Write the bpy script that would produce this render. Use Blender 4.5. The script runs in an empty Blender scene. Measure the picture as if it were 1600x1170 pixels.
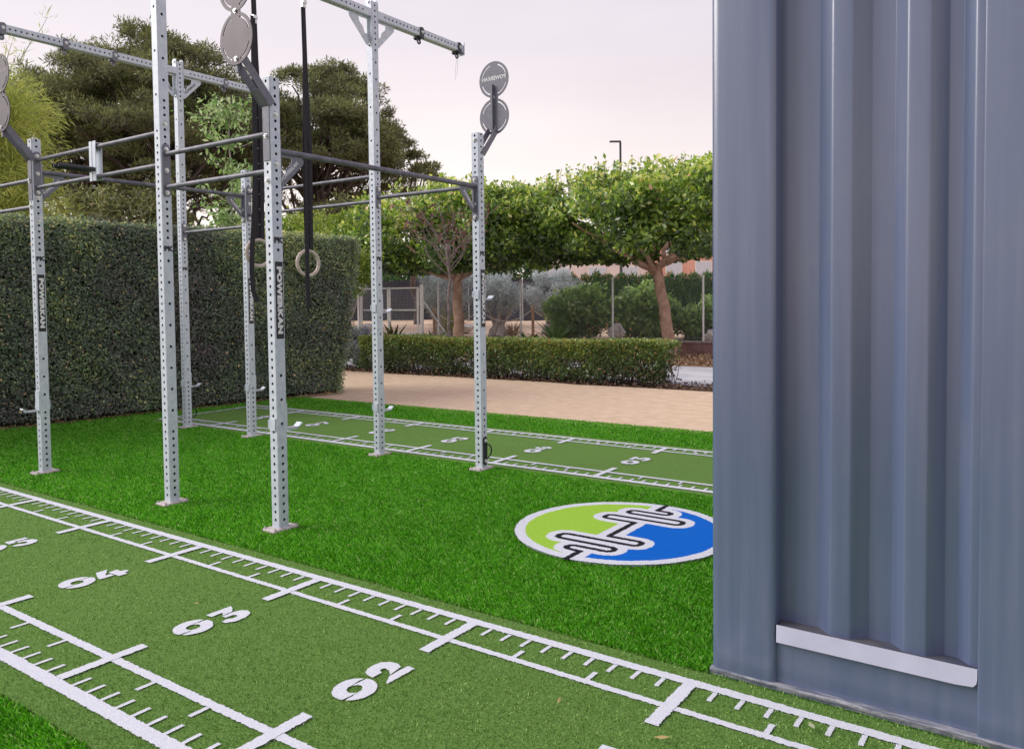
import bpy, math, random
import numpy as np
from mathutils import Vector, Matrix, noise
random.seed(7); rng = np.random.default_rng(11)
sc = bpy.context.scene
C = sc.collection
R = math.radians

# ------------------------------------------------------------------ camera
cd = bpy.data.cameras.new("camera"); cam = bpy.data.objects.new("camera", cd); C.objects.link(cam)
_yaw, _pit, _rol = -0.612, 0.040, -0.011
fw = Vector((math.sin(_yaw)*math.cos(_pit), math.cos(_yaw)*math.cos(_pit), -math.sin(_pit)))
rt0 = Vector((math.cos(_yaw), -math.sin(_yaw), 0)); up0 = rt0.cross(fw)
rt = math.cos(_rol)*rt0 + math.sin(_rol)*up0; up = -math.sin(_rol)*rt0 + math.cos(_rol)*up0
m = Matrix((rt, up, -fw)).transposed().to_4x4(); m.translation = (0, 0, 1.423)
cam.matrix_world = m
cd.sensor_width = 36; cd.lens = 36*1252.76/1600; cd.shift_y = -68.5/1600
cd.clip_start = 0.05; cd.clip_end = 2000
sc.camera = cam

# ------------------------------------------------------------------ sky, sun, exposure
w = bpy.data.worlds.new("World"); sc.world = w; w.use_nodes = True
nt = w.node_tree; nt.nodes.clear()
out = nt.nodes.new('ShaderNodeOutputWorld'); bg = nt.nodes.new('ShaderNodeBackground')
sky = nt.nodes.new('ShaderNodeTexSky'); sky.sky_type = 'NISHITA'; sky.sun_disc = False
SUN_EL, SUN_AZ = R(33), R(238)      # azimuth measured from +Y clockwise towards +X
sky.sun_elevation = SUN_EL; sky.sun_rotation = SUN_AZ
tc = nt.nodes.new('ShaderNodeTexCoord'); sx = nt.nodes.new('ShaderNodeSeparateXYZ')
nt.links.new(tc.outputs['Generated'], sx.inputs[0])
veil = nt.nodes.new('ShaderNodeValToRGB')          # thin evening cloud veil: warm white low, pale mauve high
e = veil.color_ramp.elements
e[0].position = 0.0; e[0].color = (0.93, 0.84, 0.785, 1)
e[1].position = 1.0; e[1].color = (0.62, 0.56, 0.70, 1)
k = veil.color_ramp.elements.new(0.12); k.color = (0.93, 0.83, 0.80, 1)
k = veil.color_ramp.elements.new(0.30); k.color = (0.745, 0.685, 0.735, 1)
nt.links.new(sx.outputs['Z'], veil.inputs[0])
# streaky cloud
mp = nt.nodes.new('ShaderNodeMapping'); mp.inputs['Scale'].default_value = (1.2, 1.2, 5)
nz = nt.nodes.new('ShaderNodeTexNoise'); nz.inputs['Scale'].default_value = 1.6; nz.inputs['Detail'].default_value = 5
nt.links.new(tc.outputs['Generated'], mp.inputs[0]); nt.links.new(mp.outputs[0], nz.inputs['Vector'])
mr = nt.nodes.new('ShaderNodeMapRange'); mr.inputs['To Min'].default_value = 10.4; mr.inputs['To Max'].default_value = 11.6
mr.inputs['From Min'].default_value = 0.35; mr.inputs['From Max'].default_value = 0.7
nt.links.new(nz.outputs['Fac'], mr.inputs['Value'])
vs = nt.nodes.new('ShaderNodeVectorMath'); vs.operation = 'SCALE'
dt = nt.nodes.new('ShaderNodeVectorMath'); dt.operation = 'DOT_PRODUCT'; dt.inputs[1].default_value = (-0.88, 0.46, 0.10)
nt.links.new(tc.outputs['Generated'], dt.inputs[0])
gl = nt.nodes.new('ShaderNodeValToRGB'); ge = gl.color_ramp.elements       # brighter, warmer towards the west where the sun went down
ge[0].position = 0.55; ge[0].color = (1, 1, 1, 1); ge[1].position = 1.0; ge[1].color = (1, 1, 1, 1)
ge[0].color = (0.80, 0.785, 0.79, 1); ge[1].color = (1.0, 0.985, 0.955, 1)
nt.links.new(dt.outputs['Value'], gl.inputs[0])
mg = nt.nodes.new('ShaderNodeMix'); mg.data_type = 'RGBA'; mg.blend_type = 'MULTIPLY'; mg.inputs[0].default_value = 1.0; mg.clamp_result = False
nt.links.new(veil.outputs[0], mg.inputs[6]); nt.links.new(gl.outputs[0], mg.inputs[7])
nt.links.new(mg.outputs[2], vs.inputs[0]); nt.links.new(mr.outputs[0], vs.inputs['Scale'])
mx = nt.nodes.new('ShaderNodeMix'); mx.data_type = 'RGBA'; mx.inputs[0].default_value = 0.88; mx.clamp_result = False
nt.links.new(sky.outputs[0], mx.inputs[6]); nt.links.new(vs.outputs[0], mx.inputs[7])
nt.links.new(mx.outputs[2], bg.inputs['Color']); bg.inputs['Strength'].default_value = 0.1
nt.links.new(bg.outputs[0], out.inputs[0])
sd = bpy.data.lights.new("sun", 'SUN'); sd.energy = 2.3; sd.angle = R(38); sd.color = (1.0, 0.96, 0.90)
sun = bpy.data.objects.new("sun", sd); C.objects.link(sun)
sdir = Vector((math.sin(SUN_AZ)*math.cos(SUN_EL), math.cos(SUN_AZ)*math.cos(SUN_EL), math.sin(SUN_EL)))
sun.rotation_euler = sdir.to_track_quat('Z', 'Y').to_euler()
sc.view_settings.view_transform = 'Standard'; sc.view_settings.look = 'None'
sc.view_settings.exposure = 0.35; sc.view_settings.gamma = 1.0; sc.view_settings.use_curve_mapping = False
sc.render.engine = 'CYCLES'
sc.cycles.max_bounces = 6; sc.cycles.transparent_max_bounces = 8

# ------------------------------------------------------------------ materials
def newmat(name):
    mt = bpy.data.materials.new(name); mt.use_nodes = True
    return mt, mt.node_tree, mt.node_tree.nodes['Principled BSDF']
def ramp(nt, src, stops):
    r = nt.nodes.new('ShaderNodeValToRGB'); els = r.color_ramp.elements
    els[0].position, els[0].color = stops[0][0], (*stops[0][1], 1)
    els[1].position, els[1].color = stops[-1][0], (*stops[-1][1], 1)
    for p, c in stops[1:-1]:
        q = els.new(p); q.color = (*c, 1)
    nt.links.new(src, r.inputs[0]); return r
def tex(nt, scale, detail=4, rough=0.55, stretch=None):
    t = nt.nodes.new('ShaderNodeTexCoord'); n = nt.nodes.new('ShaderNodeTexNoise')
    n.inputs['Scale'].default_value = scale; n.inputs['Detail'].default_value = detail; n.inputs['Roughness'].default_value = rough
    if stretch:
        mm = nt.nodes.new('ShaderNodeMapping'); mm.inputs['Scale'].default_value = stretch
        nt.links.new(t.outputs['Object'], mm.inputs[0]); nt.links.new(mm.outputs[0], n.inputs['Vector'])
    else: nt.links.new(t.outputs['Object'], n.inputs['Vector'])
    return n
def surf(name, c1, c2, scale=8, rough=0.6, metal=0, bump=0.0, bscale=None, detail=4, bdist=0.01, lo=0.35, hi=0.65, stretch=None, spec=0.5, mid=None):
    mt, nt, b = newmat(name)
    n = tex(nt, scale, detail, stretch=stretch)
    st = [(lo, c1), (hi, c2)] if mid is None else [(lo, c1), ((lo+hi)/2, mid), (hi, c2)]
    r = ramp(nt, n.outputs['Fac'], st)
    nt.links.new(r.outputs[0], b.inputs['Base Color'])
    b.inputs['Roughness'].default_value = rough; b.inputs['Metallic'].default_value = metal
    b.inputs['Specular IOR Level'].default_value = spec
    if bump:
        n2 = tex(nt, bscale or scale*4, 3); bp = nt.nodes.new('ShaderNodeBump')
        bp.inputs['Strength'].default_value = bump; bp.inputs['Distance'].default_value = bdist
        nt.links.new(n2.outputs['Fac'], bp.inputs['Height']); nt.links.new(bp.outputs[0], b.inputs['Normal'])
    return mt
def leafmat(name, stops, transl=0.3, rough=0.5, spec=0.35):
    mt, nt, b = newmat(name)
    a = nt.nodes.new('ShaderNodeAttribute'); a.attribute_name = 'tint'
    r = ramp(nt, a.outputs['Fac'], stops)
    nt.links.new(r.outputs[0], b.inputs['Base Color'])
    b.inputs['Roughness'].default_value = rough; b.inputs['Specular IOR Level'].default_value = spec
    tr = nt.nodes.new('ShaderNodeBsdfTranslucent'); ms = nt.nodes.new('ShaderNodeMixShader'); ms.inputs[0].default_value = transl
    hs = nt.nodes.new('ShaderNodeHueSaturation'); hs.inputs['Value'].default_value = 1.25; hs.inputs['Saturation'].default_value = 1.1
    nt.links.new(r.outputs[0], hs.inputs['Color']); nt.links.new(hs.outputs[0], tr.inputs['Color'])
    o = nt.nodes['Material Output']
    nt.links.new(b.outputs[0], ms.inputs[1]); nt.links.new(tr.outputs[0], ms.inputs[2]); nt.links.new(ms.outputs[0], o.inputs['Surface'])
    return mt
def flat(name, c, rough=0.6, metal=0.0, spec=0.5):
    return surf(name, tuple(x*0.9 for x in c), tuple(min(1, x*1.08) for x in c), 25, rough, metal, spec=spec)

M = {}
M['galv'] = surf('galvanised_steel', (0.537, 0.602, 0.700), (0.676, 0.720, 0.795), 24, 0.50, 0.15, bump=0.03, bscale=90, bdist=0.002, detail=6, mid=(0.615, 0.666, 0.747))
M['grey'] = surf('grey_powder_coat', (0.17, 0.175, 0.22), (0.22, 0.22, 0.265), 60, 0.50, 0.2)
M['bar'] = surf('steel_bar', (0.107, 0.107, 0.138), (0.195, 0.192, 0.234), 14, 0.5, 0.2, detail=5)
M['disc'] = surf('disc_coat', (0.089, 0.073, 0.088), (0.113, 0.092, 0.109), 9, 0.48, 0.3)
M['bolt'] = flat('zinc_bolt', (0.75, 0.76, 0.74), 0.3, 0.7)
M['dark'] = flat('black_rubber', (0.018, 0.018, 0.024), 0.6)
M['gunmetal'] = flat('gunmetal', (0.05, 0.05, 0.065), 0.45, 0.4)
M['white'] = surf('white_turf_pile', (0.630, 0.664, 0.779), (0.834, 0.850, 0.850), 260, 0.9, bump=0.6, bscale=330, bdist=0.006, spec=0.1, detail=2)
M['paintw'] = flat('white_lettering', (0.82, 0.82, 0.84), 0.5)
M['paintb'] = flat('black_lettering', (0.02, 0.02, 0.028), 0.5)
M['strap'] = surf('black_webbing', (0.018, 0.016, 0.022), (0.035, 0.032, 0.04), 80, 0.8)
M['ring'] = surf('birch_wood', (0.50, 0.40, 0.34), (0.70, 0.60, 0.54), 20, 0.45, stretch=(1, 1, 6))
M['baseplate'] = surf('dusty_plate', (0.42, 0.37, 0.34), (0.66, 0.60, 0.58), 40, 0.8)
M['lane'] = surf('short_turf_base', (0.101, 0.208, 0.041), (0.216, 0.385, 0.097), 150, 0.95, bump=0.9, bscale=300, bdist=0.008, spec=0.1, detail=3)
M['turf'] = surf('long_turf_base', (0.021, 0.098, 0.012), (0.058, 0.208, 0.023), 60, 0.95, bump=0.8, bscale=150, bdist=0.01, spec=0.1)
M['lane_blade'] = leafmat('short_pile', [(0, (0.081, 0.175, 0.031)), (0.5, (0.202, 0.364, 0.081)), (1, (0.538, 0.758, 0.245))], 0.25, 0.55, 0.25)
M['grass'] = leafmat('long_pile', [(0, (0.033, 0.149, 0.008)), (0.30, (0.093, 0.358, 0.020)), (0.65, (0.191, 0.583, 0.046)), (0.9, (0.347, 0.731, 0.121)), (1, (0.555, 0.731, 0.264))], 0.32, 0.5, 0.2)
M['lime'] = surf('lime_pile', (0.30, 0.54, 0.04), (0.40, 0.66, 0.08), 220, 0.9, bump=0.5, bscale=320, bdist=0.005, spec=0.1)
M['blue'] = surf('blue_pile', (0.001, 0.105, 0.527), (0.002, 0.162, 0.663), 220, 0.9, bump=0.5, bscale=320, bdist=0.005, spec=0.1)
M['blackpile'] = surf('black_pile', (0.010, 0.010, 0.014), (0.025, 0.025, 0.032), 220, 0.9, bump=0.5, bscale=320, bdist=0.005, spec=0.1)
M['sand'] = surf('compacted_sand', (0.63, 0.475, 0.325), (0.73, 0.565, 0.405), 7.0, 0.95, bump=0.35, bscale=60, bdist=0.01, detail=8, spec=0.1, stretch=(0.850, 0.850, 0.850))
M['gsand'] = surf('garden_sand', (0.582, 0.426, 0.291), (0.784, 0.594, 0.426), 1.5, 0.95, bump=0.3, bscale=20, detail=8, spec=0.1)
M['soil'] = surf('soil', (0.05, 0.033, 0.024), (0.17, 0.11, 0.075), 9, 0.95, bump=0.8, bscale=30, bdist=0.03, detail=8, spec=0.1)
M['litter'] = surf('leaf_litter', (0.16, 0.09, 0.05), (0.48, 0.32, 0.20), 14, 0.95, bump=0.9, bscale=26, bdist=0.04, detail=8, spec=0.1)
M['path'] = surf('concrete_path', (0.50, 0.50, 0.53), (0.66, 0.66, 0.69), 1.6, 0.8, bump=0.15, bscale=60, detail=8, spec=0.2)
M['wall'] = surf('pinkish_render', (0.22, 0.12, 0.105), (0.34, 0.20, 0.18), 5, 0.9, bump=0.3, bscale=40, detail=7)
M['cap'] = surf('wall_cap', (0.34, 0.27, 0.26), (0.45, 0.37, 0.36), 6, 0.85)
M['ground'] = surf('dry_ground', (0.20, 0.15, 0.10), (0.32, 0.25, 0.18), 0.5, 0.95, detail=8)
M['cont'] = None
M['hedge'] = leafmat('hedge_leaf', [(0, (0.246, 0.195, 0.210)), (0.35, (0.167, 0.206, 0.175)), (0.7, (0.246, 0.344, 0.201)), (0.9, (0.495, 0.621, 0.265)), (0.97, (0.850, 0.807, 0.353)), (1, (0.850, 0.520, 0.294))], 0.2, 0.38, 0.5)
M['hedgecore'] = surf('hedge_core', (0.012, 0.012, 0.009), (0.035, 0.028, 0.02), 12, 0.95)  # opaque filler behind the leaves, shade of the depth put into its near-black colour
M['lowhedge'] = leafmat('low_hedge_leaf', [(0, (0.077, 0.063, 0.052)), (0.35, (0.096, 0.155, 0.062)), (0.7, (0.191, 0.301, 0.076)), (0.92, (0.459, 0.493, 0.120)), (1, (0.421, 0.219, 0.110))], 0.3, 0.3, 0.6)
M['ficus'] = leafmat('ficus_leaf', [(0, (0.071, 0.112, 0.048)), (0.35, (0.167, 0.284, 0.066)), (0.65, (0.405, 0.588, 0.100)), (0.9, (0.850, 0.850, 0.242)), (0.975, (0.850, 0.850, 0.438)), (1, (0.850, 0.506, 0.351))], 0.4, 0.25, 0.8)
M['brightleaf'] = leafmat('bright_leaf', [(0, (0.100, 0.169, 0.036)), (0.5, (0.250, 0.372, 0.061)), (1, (0.524, 0.587, 0.143))], 0.35, 0.4, 0.4)
M['pine'] = leafmat('pine_needle', [(0, (0.147, 0.128, 0.098)), (0.5, (0.219, 0.248, 0.111)), (0.9, (0.386, 0.430, 0.149)), (1, (0.552, 0.445, 0.260))], 0.15, 0.6, 0.2)
M['casu'] = leafmat('casuarina_needle', [(0, (0.230, 0.287, 0.080)), (0.5, (0.437, 0.517, 0.138)), (1, (0.780, 0.780, 0.253))], 0.3, 0.6, 0.2)
M['sap'] = leafmat('sapling_leaf', [(0, (0.140, 0.250, 0.078)), (0.5, (0.296, 0.468, 0.156)), (1, (0.655, 0.780, 0.437))], 0.35, 0.4, 0.4)
M['olive'] = leafmat('olive_leaf', [(0, (0.224, 0.259, 0.241)), (0.5, (0.448, 0.500, 0.500)), (1, (0.793, 0.850, 0.850))], 0.2, 0.5, 0.3)
M['lavender'] = leafmat('lavender_leaf', [(0, (0.156, 0.203, 0.172)), (0.7, (0.343, 0.406, 0.359)), (0.9, (0.468, 0.406, 0.624)), (1, (0.702, 0.593, 0.850))], 0.2, 0.6, 0.2)
M['conifer'] = leafmat('conifer_leaf', [(0, (0.044, 0.101, 0.053)), (0.6, (0.101, 0.224, 0.090)), (0.93, (0.202, 0.337, 0.112)), (1, (0.628, 0.359, 0.179))], 0.15, 0.6, 0.2)
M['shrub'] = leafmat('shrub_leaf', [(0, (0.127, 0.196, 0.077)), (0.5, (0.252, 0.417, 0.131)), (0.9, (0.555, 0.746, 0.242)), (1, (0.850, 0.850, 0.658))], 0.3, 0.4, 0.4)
M['redleaf'] = leafmat('red_leaf', [(0, (0.135, 0.053, 0.053)), (1, (0.300, 0.150, 0.135))], 0.2, 0.5, 0.3)
M['flower'] = leafmat('flower_petal', [(0, (0.75, 0.25, 0.08)), (1, (0.85, 0.55, 0.35))], 0.3, 0.5, 0.3)
M['bark'] = surf('tan_bark', (0.365, 0.220, 0.155), (0.639, 0.426, 0.325), 7, 0.9, bump=0.5, bscale=22, bdist=0.03, detail=7, stretch=(0.850, 0.850, 0.739))
M['darkbark'] = surf('dark_bark', (0.07, 0.05, 0.045), (0.15, 0.11, 0.10), 5, 0.9, bump=0.5, bscale=22, bdist=0.03, detail=7, stretch=(1, 1, 0.3))
M['greybark'] = surf('grey_bark', (0.264, 0.228, 0.216), (0.504, 0.456, 0.432), 12, 0.9, bump=0.5, bscale=40, bdist=0.01, detail=7, stretch=(0.850, 0.850, 0.360))
M['gate'] = flat('gate_steel', (0.850, 0.850, 0.850), 0.4, 0.3)
M['wire'] = flat('fence_wire', (0.450, 0.463, 0.500), 0.5, 0.4)
M['wood'] = surf('round_post_wood', (0.34, 0.17, 0.10), (0.50, 0.28, 0.18), 9, 0.8)
M['rope'] = surf('rope', (0.50, 0.42, 0.34), (0.65, 0.58, 0.48), 40, 0.9)
M['screen'] = surf('dark_windbreak_net', (0.030, 0.032, 0.045), (0.055, 0.058, 0.075), 6, 0.9, detail=6)
M['bpink'] = surf('coral_render', (0.651, 0.336, 0.253), (0.735, 0.403, 0.310), 0.8, 0.9)
M['bwhite'] = surf('cream_render', (0.72, 0.62, 0.58), (0.80, 0.70, 0.66), 0.8, 0.9)
M['winpane'] = flat('window_glass', (0.578, 0.612, 0.680), 0.2)
M['winframe'] = flat('window_frame', (0.75, 0.73, 0.72), 0.5)
M['lamp'] = flat('lamp_pole', (0.045, 0.05, 0.055), 0.5)
M['rock'] = surf('pale_rock', (0.504, 0.468, 0.456), (0.792, 0.744, 0.720), 5, 0.9, bump=0.6, bscale=12, bdist=0.05)
M['deadleaf'] = flat('dead_leaf', (0.42, 0.30, 0.12), 0.7)
M['greenleaf'] = flat('fallen_leaf', (0.42, 0.46, 0.26), 0.6)
M['scuff'] = surf('scuffed_sill', (0.13, 0.15, 0.20), (0.50, 0.49, 0.52), 14, 0.6, 0.1, bump=0.3, bscale=60, detail=9, stretch=(0.6, 6, 6), lo=0.40, hi=0.72)
M['dusty'] = surf('dusty_darkened_paint', (0.055, 0.065, 0.10), (0.11, 0.105, 0.115), 9, 0.8)  # dusty container paint, colour also darkened to offset light on the upward face
M['ledge'] = surf('skylit_ledge_paint', (0.495, 0.500, 0.652), (0.570, 0.578, 0.744), 6, 0.5)  # ledge catches the sky; that light is put into the pale colour
# container paint: blue grey coat with faint vertical streaks and dust
mt, nt, b = newmat('container_paint')
n1 = tex(nt, 3.2, 5, stretch=(6, 6, 0.25)); r1 = ramp(nt, n1.outputs['Fac'], [(0.3, (0.090, 0.120, 0.215)), (0.5, (0.105, 0.135, 0.235)), (0.72, (0.135, 0.160, 0.258))])
d1 = tex(nt, 2.3, 9, 0.72); dr = ramp(nt, d1.outputs['Fac'], [(0.52, (0, 0, 0)), (0.85, (0.20, 0.20, 0.20))])      # dusty smudges
d2 = tex(nt, 85, 3, 0.6); dr2 = ramp(nt, d2.outputs['Fac'], [(0.70, (0, 0, 0)), (0.78, (0.8, 0.8, 0.8))])              # small chips and specks
ma = nt.nodes.new('ShaderNodeMix'); ma.data_type = 'RGBA'; ma.inputs[7].default_value = (0.26, 0.25, 0.27, 1)
nt.links.new(dr.outputs[0], ma.inputs[0]); nt.links.new(r1.outputs[0], ma.inputs[6])
mb_ = nt.nodes.new('ShaderNodeMix'); mb_.data_type = 'RGBA'; mb_.inputs[7].default_value = (0.20, 0.21, 0.26, 1)
nt.links.new(dr2.outputs[0], mb_.inputs[0]); nt.links.new(ma.outputs[2], mb_.inputs[6]); nt.links.new(mb_.outputs[2], b.inputs['Base Color'])
b.inputs['Roughness'].default_value = 0.30; b.inputs['Metallic'].default_value = 0.0; b.inputs['Specular IOR Level'].default_value = 0.9
b.inputs['Coat Weight'].default_value = 0.6; b.inputs['Coat Roughness'].default_value = 0.22
n2 = tex(nt, 420, 2); bp = nt.nodes.new('ShaderNodeBump'); bp.inputs['Strength'].default_value = 0.12; bp.inputs['Distance'].default_value = 0.001
nt.links.new(n2.outputs['Fac'], bp.inputs['Height']); nt.links.new(bp.outputs[0], b.inputs['Normal'])
M['cont'] = mt

# ------------------------------------------------------------------ helpers
WL = {}
def wloc(o): return WL.get(o.name, Vector((0, 0, 0)))
def tag(o, label=None, cat=None, group=None, kind=None):
    if label: o['label'] = label
    if cat: o['category'] = cat
    if group: o['group'] = group
    if kind: o['kind'] = kind
    return o
def empty(name, loc, label, cat, group=None):
    o = bpy.data.objects.new(name, None); C.objects.link(o); o.location = loc; o.empty_display_size = 0.2
    WL[o.name] = Vector(loc); return tag(o, label, cat, group)
class MB:
    def __init__(s): s.v = []; s.f = []; s.m = []; s.sm = []
    def add(s, vs, fs, mi=0, smooth=False):
        b = len(s.v); s.v += [tuple(v) for v in vs]
        for f in fs: s.f.append(tuple(b+i for i in f)); s.m.append(mi); s.sm.append(smooth)
        return s
    def box(s, c, d, mi=0, M3=None):
        c = Vector(c); d = Vector(d)/2
        P = [Vector((x*d.x, y*d.y, z*d.z)) for z in (-1, 1) for y in (-1, 1) for x in (-1, 1)]
        if M3 is not None: P = [M3 @ p for p in P]
        return s.add([c+p for p in P], [(0, 2, 3, 1), (4, 5, 7, 6), (0, 1, 5, 4), (2, 6, 7, 3), (0, 4, 6, 2), (1, 3, 7, 5)], mi)
    def bbox(s, c, d, bev=0.004, mi=0):
        # box with chamfered vertical (z) edges and chamfered top
        x, y, z = d[0]/2, d[1]/2, d[2]/2; b = bev
        ring = [(x-b, -y), (x, -y+b), (x, y-b), (x-b, y), (-x+b, y), (-x, y-b), (-x, -y+b), (-x+b, -y)]
        vs = [(c[0]+p[0], c[1]+p[1], c[2]-z) for p in ring] + [(c[0]+p[0], c[1]+p[1], c[2]+z-b) for p in ring] + \
             [(c[0]+p[0]*(x-b)/x, c[1]+p[1]*(y-b)/y, c[2]+z) for p in ring]
        fs = [(i, (i+1) % 8, 8+(i+1) % 8, 8+i) for i in range(8)] + [(8+i, 8+(i+1) % 8, 16+(i+1) % 8, 16+i) for i in range(8)]
        fs += [tuple(range(16, 24)), tuple(reversed(range(8)))]
        return s.add(vs, fs, mi)
    def tube(s, pts, r, n=8, mi=0, smooth=True, cap=True, squash=None):
        pts = [Vector(p) for p in pts]; rs = r if hasattr(r, '__len__') else [r]*len(pts)
        rings = []; ref = None
        for i, p in enumerate(pts):
            d = (pts[min(i+1, len(pts)-1)] - pts[max(i-1, 0)]).normalized()
            if ref is None:
                ref = Vector((0, 0, 1)) if abs(d.z) < 0.9 else Vector((1, 0, 0))
            u = d.cross(ref).normalized(); v = u.cross(d).normalized(); ref = v
            rings.append([p + u*math.cos(a)*rs[i] + v*math.sin(a)*rs[i] for a in [2*math.pi*k/n for k in range(n)]])
        vs = [q for r_ in rings for q in r_]; fs = []
        for i in range(len(pts)-1):
            for k in range(n):
                a = i*n+k; b2 = i*n+(k+1) % n; fs.append((a, b2, b2+n, a+n))
        s.add(vs, fs, mi, smooth)
        if cap:
            s.add(rings[0], [tuple(reversed(range(n)))], mi); s.add(rings[-1], [tuple(range(n))], mi)
        return s
    def bolt(s, c, d, r=0.013, h=0.012, mi=0):
        c = Vector(c); d = Vector(d).normalized()
        s.tube([c, c+d*0.003], r*1.35, 10, mi, False)
        s.tube([c+d*0.0025, c+d*h], [r, r*0.8], 6, mi, False)
        return s
    def build(s, name, mats, parent=None, **kw):
        if not isinstance(mats, (list, tuple)): mats = [mats]
        me = bpy.data.meshes.new(name); off = Vector((0, 0, 0))
        if parent is not None:
            off = wloc(parent)
        me.from_pydata([tuple(Vector(v)-off) for v in s.v], [], s.f)
        for mm in mats: me.materials.append(mm)
        me.polygons.foreach_set('material_index', s.m); me.polygons.foreach_set('use_smooth', s.sm)
        me.update()
        o = bpy.data.objects.new(name, me); C.objects.link(o)
        if parent is not None: o.parent = parent; WL[o.name] = off
        return tag(o, **kw)
def share(src, name, loc, parent):
    o = bpy.data.objects.new(name, src.data); C.objects.link(o); o.parent = parent; o.location = loc; return o

def quadcloud(name, V, F4, tint, mat, parent=None, kind=None):
    """V (N*k,3) vertices, k per face, tint per face -> one mesh"""
    k = F4; n = len(V)//k
    off = np.array(wloc(parent)) if parent is not None else np.zeros(3)
    me = bpy.data.meshes.new(name)
    me.vertices.add(n*k); me.vertices.foreach_set('co', (V-off).astype(np.float32).ravel())
    me.loops.add(n*k); me.loops.foreach_set('vertex_index', np.arange(n*k, dtype=np.int32))
    me.polygons.add(n); me.polygons.foreach_set('loop_start', np.arange(0, n*k, k, dtype=np.int32))
    try: me.polygons.foreach_set('loop_total', np.full(n, k, dtype=np.int32))
    except Exception: pass
    a = me.attributes.new('tint', 'FLOAT', 'FACE'); a.data.foreach_set('value', np.clip(tint, 0, 1).astype(np.float32))
    me.materials.append(mat); me.update(calc_edges=True)
    o = bpy.data.objects.new(name, me); C.objects.link(o)
    if parent is not None: o.parent = parent; WL[o.name] = Vector(off)
    if kind: o['kind'] = kind
    return o
def unit(a): return a/np.maximum(np.linalg.norm(a, axis=1, keepdims=True), 1e-9)
def leaves(name, P, size, mat, parent=None, aspect=0.5, nrm=None, spread=1.0, dirs=None, tint=None, jit=0.4, kind=None):
    n = len(P); d = rng.normal(size=(n, 3))
    if dirs is not None: d = dirs + d*jit
    d = unit(d); q = rng.normal(size=(n, 3))
    if nrm is not None: q = nrm + q*spread
    s = unit(np.cross(d, q)); L = size*rng.uniform(0.6, 1.3, (n, 1)); W = L*aspect*0.5
    nn = np.cross(d, s)
    V = np.stack([P, P+d*L*0.5+s*W, P+d*L, P+d*L*0.45-s*W+nn*W*0.5], 1).reshape(-1, 3)
    if tint is None: tint = rng.uniform(0, 1, n)
    return quadcloud(name, V, 4, tint, mat, parent, kind)
def fbm(P, s, seed=0):
    return np.array([noise.noise(Vector((p[0]*s+seed, p[1]*s, p[2]*s))) for p in P])
def vn(P, s, seed=0):
    """cheap smooth pseudo noise, vectorised, about -1..1"""
    x, y, z = (P*s).T; a = seed*1.7
    return (np.sin(x*1.3+a+1.7*np.sin(y*0.9+a*2))+np.sin(y*1.7+a*3+1.3*np.sin(z*1.1+x*0.6))+np.sin(z*1.9+a*5+1.5*np.sin(x*0.7+y*0.4)))/3

# text to outline faces in a unit frame (x right, y up)
def text_geo(s, size, bold=0.0, xs=1.0, spacing=1.0):
    cu = bpy.data.curves.new('t', 'FONT'); cu.body = s; cu.size = size; cu.offset = bold; cu.space_character = spacing
    cu.align_x = 'CENTER'; cu.align_y = 'CENTER'; cu.resolution_u = 2
    o = bpy.data.objects.new('t', cu); C.objects.link(o)
    dg = bpy.context.evaluated_depsgraph_get(); dg.update()
    me = bpy.data.meshes.new_from_object(o.evaluated_get(dg))
    V = [(v.co.x*xs, v.co.y) for v in me.vertices]; F = [tuple(p.vertices) for p in me.polygons]
    bpy.data.objects.remove(o); bpy.data.meshes.remove(me)
    return V, F
def put_text(mb, geo, origin, xdir, ydir, mi=0):
    o = Vector(origin); x = Vector(xdir); y = Vector(ydir)
    mb.add([o+x*a+y*b for a, b in geo[0]], geo[1], mi); return mb

# ------------------------------------------------------------------ the ground and its sheets
def sheet(name, poly, z, mat, cuts=None):
    mb = MB(); mb.add([(x, y, z) for x, y in poly], [tuple(range(len(poly)))]); return mb.build(name, mat, kind='structure')
g = sheet('ground', [(-600, -600), (600, -600), (600, 600), (-600, 600)], -0.03, M['ground'])
sheet('turf', [(-14, -2), (9, -2), (9, 8.12), (-9.55, 7.72), (-9.6, 7.0), (-14, 7.0)], -0.012, M['turf'])
sheet('near_training_strip', [(-14, 1.277), (6, 1.277), (6, 2.855), (-14, 2.835)], 0.0, M['lane'])
def frot(x, y, a=0.010):
    dx, dy = x+4, y-6; return (-4+math.cos(a)*dx-math.sin(a)*dy, 6+math.sin(a)*dx+math.cos(a)*dy)
sheet('far_training_strip', [frot(-9.5, 5.42), frot(6, 5.42), frot(6, 7.09), frot(-9.5, 7.09)], 0.0, M['lane'])
# sand path with slight wavy border
pts = [(-45, 7.2), (-9.6, 7.70), (8, 8.2), (14, 8.3), (14, 12.2), (-4.6, 11.48)]
xs = np.linspace(-4.6, -45, 60); pts += [(x, 11.46-0.015*(-4.6-x)+0.05*math.sin(x*3.1)+0.03*math.sin(x*7.7)) for x in xs[1:]]
sheet('sand_path', pts, -0.004, M['sand'])
sheet('soil_bed', [(-45, 9.2), (20, 11.2), (20, 14.2), (-45, 11.5)], -0.012, M['soil'])
sheet('concrete_path', [(-45, 11.75), (-5.0, 12.05), (20, 13.0), (20, 17.8), (-5.5, 15.5), (-45, 13.8)], -0.004, M['path'])
sheet('leaf_litter_bed', [(-45, 13.8), (-5.5, 15.5), (20, 17.8), (20, 21), (-45, 14.6)], 0.0, M['litter'])
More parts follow.
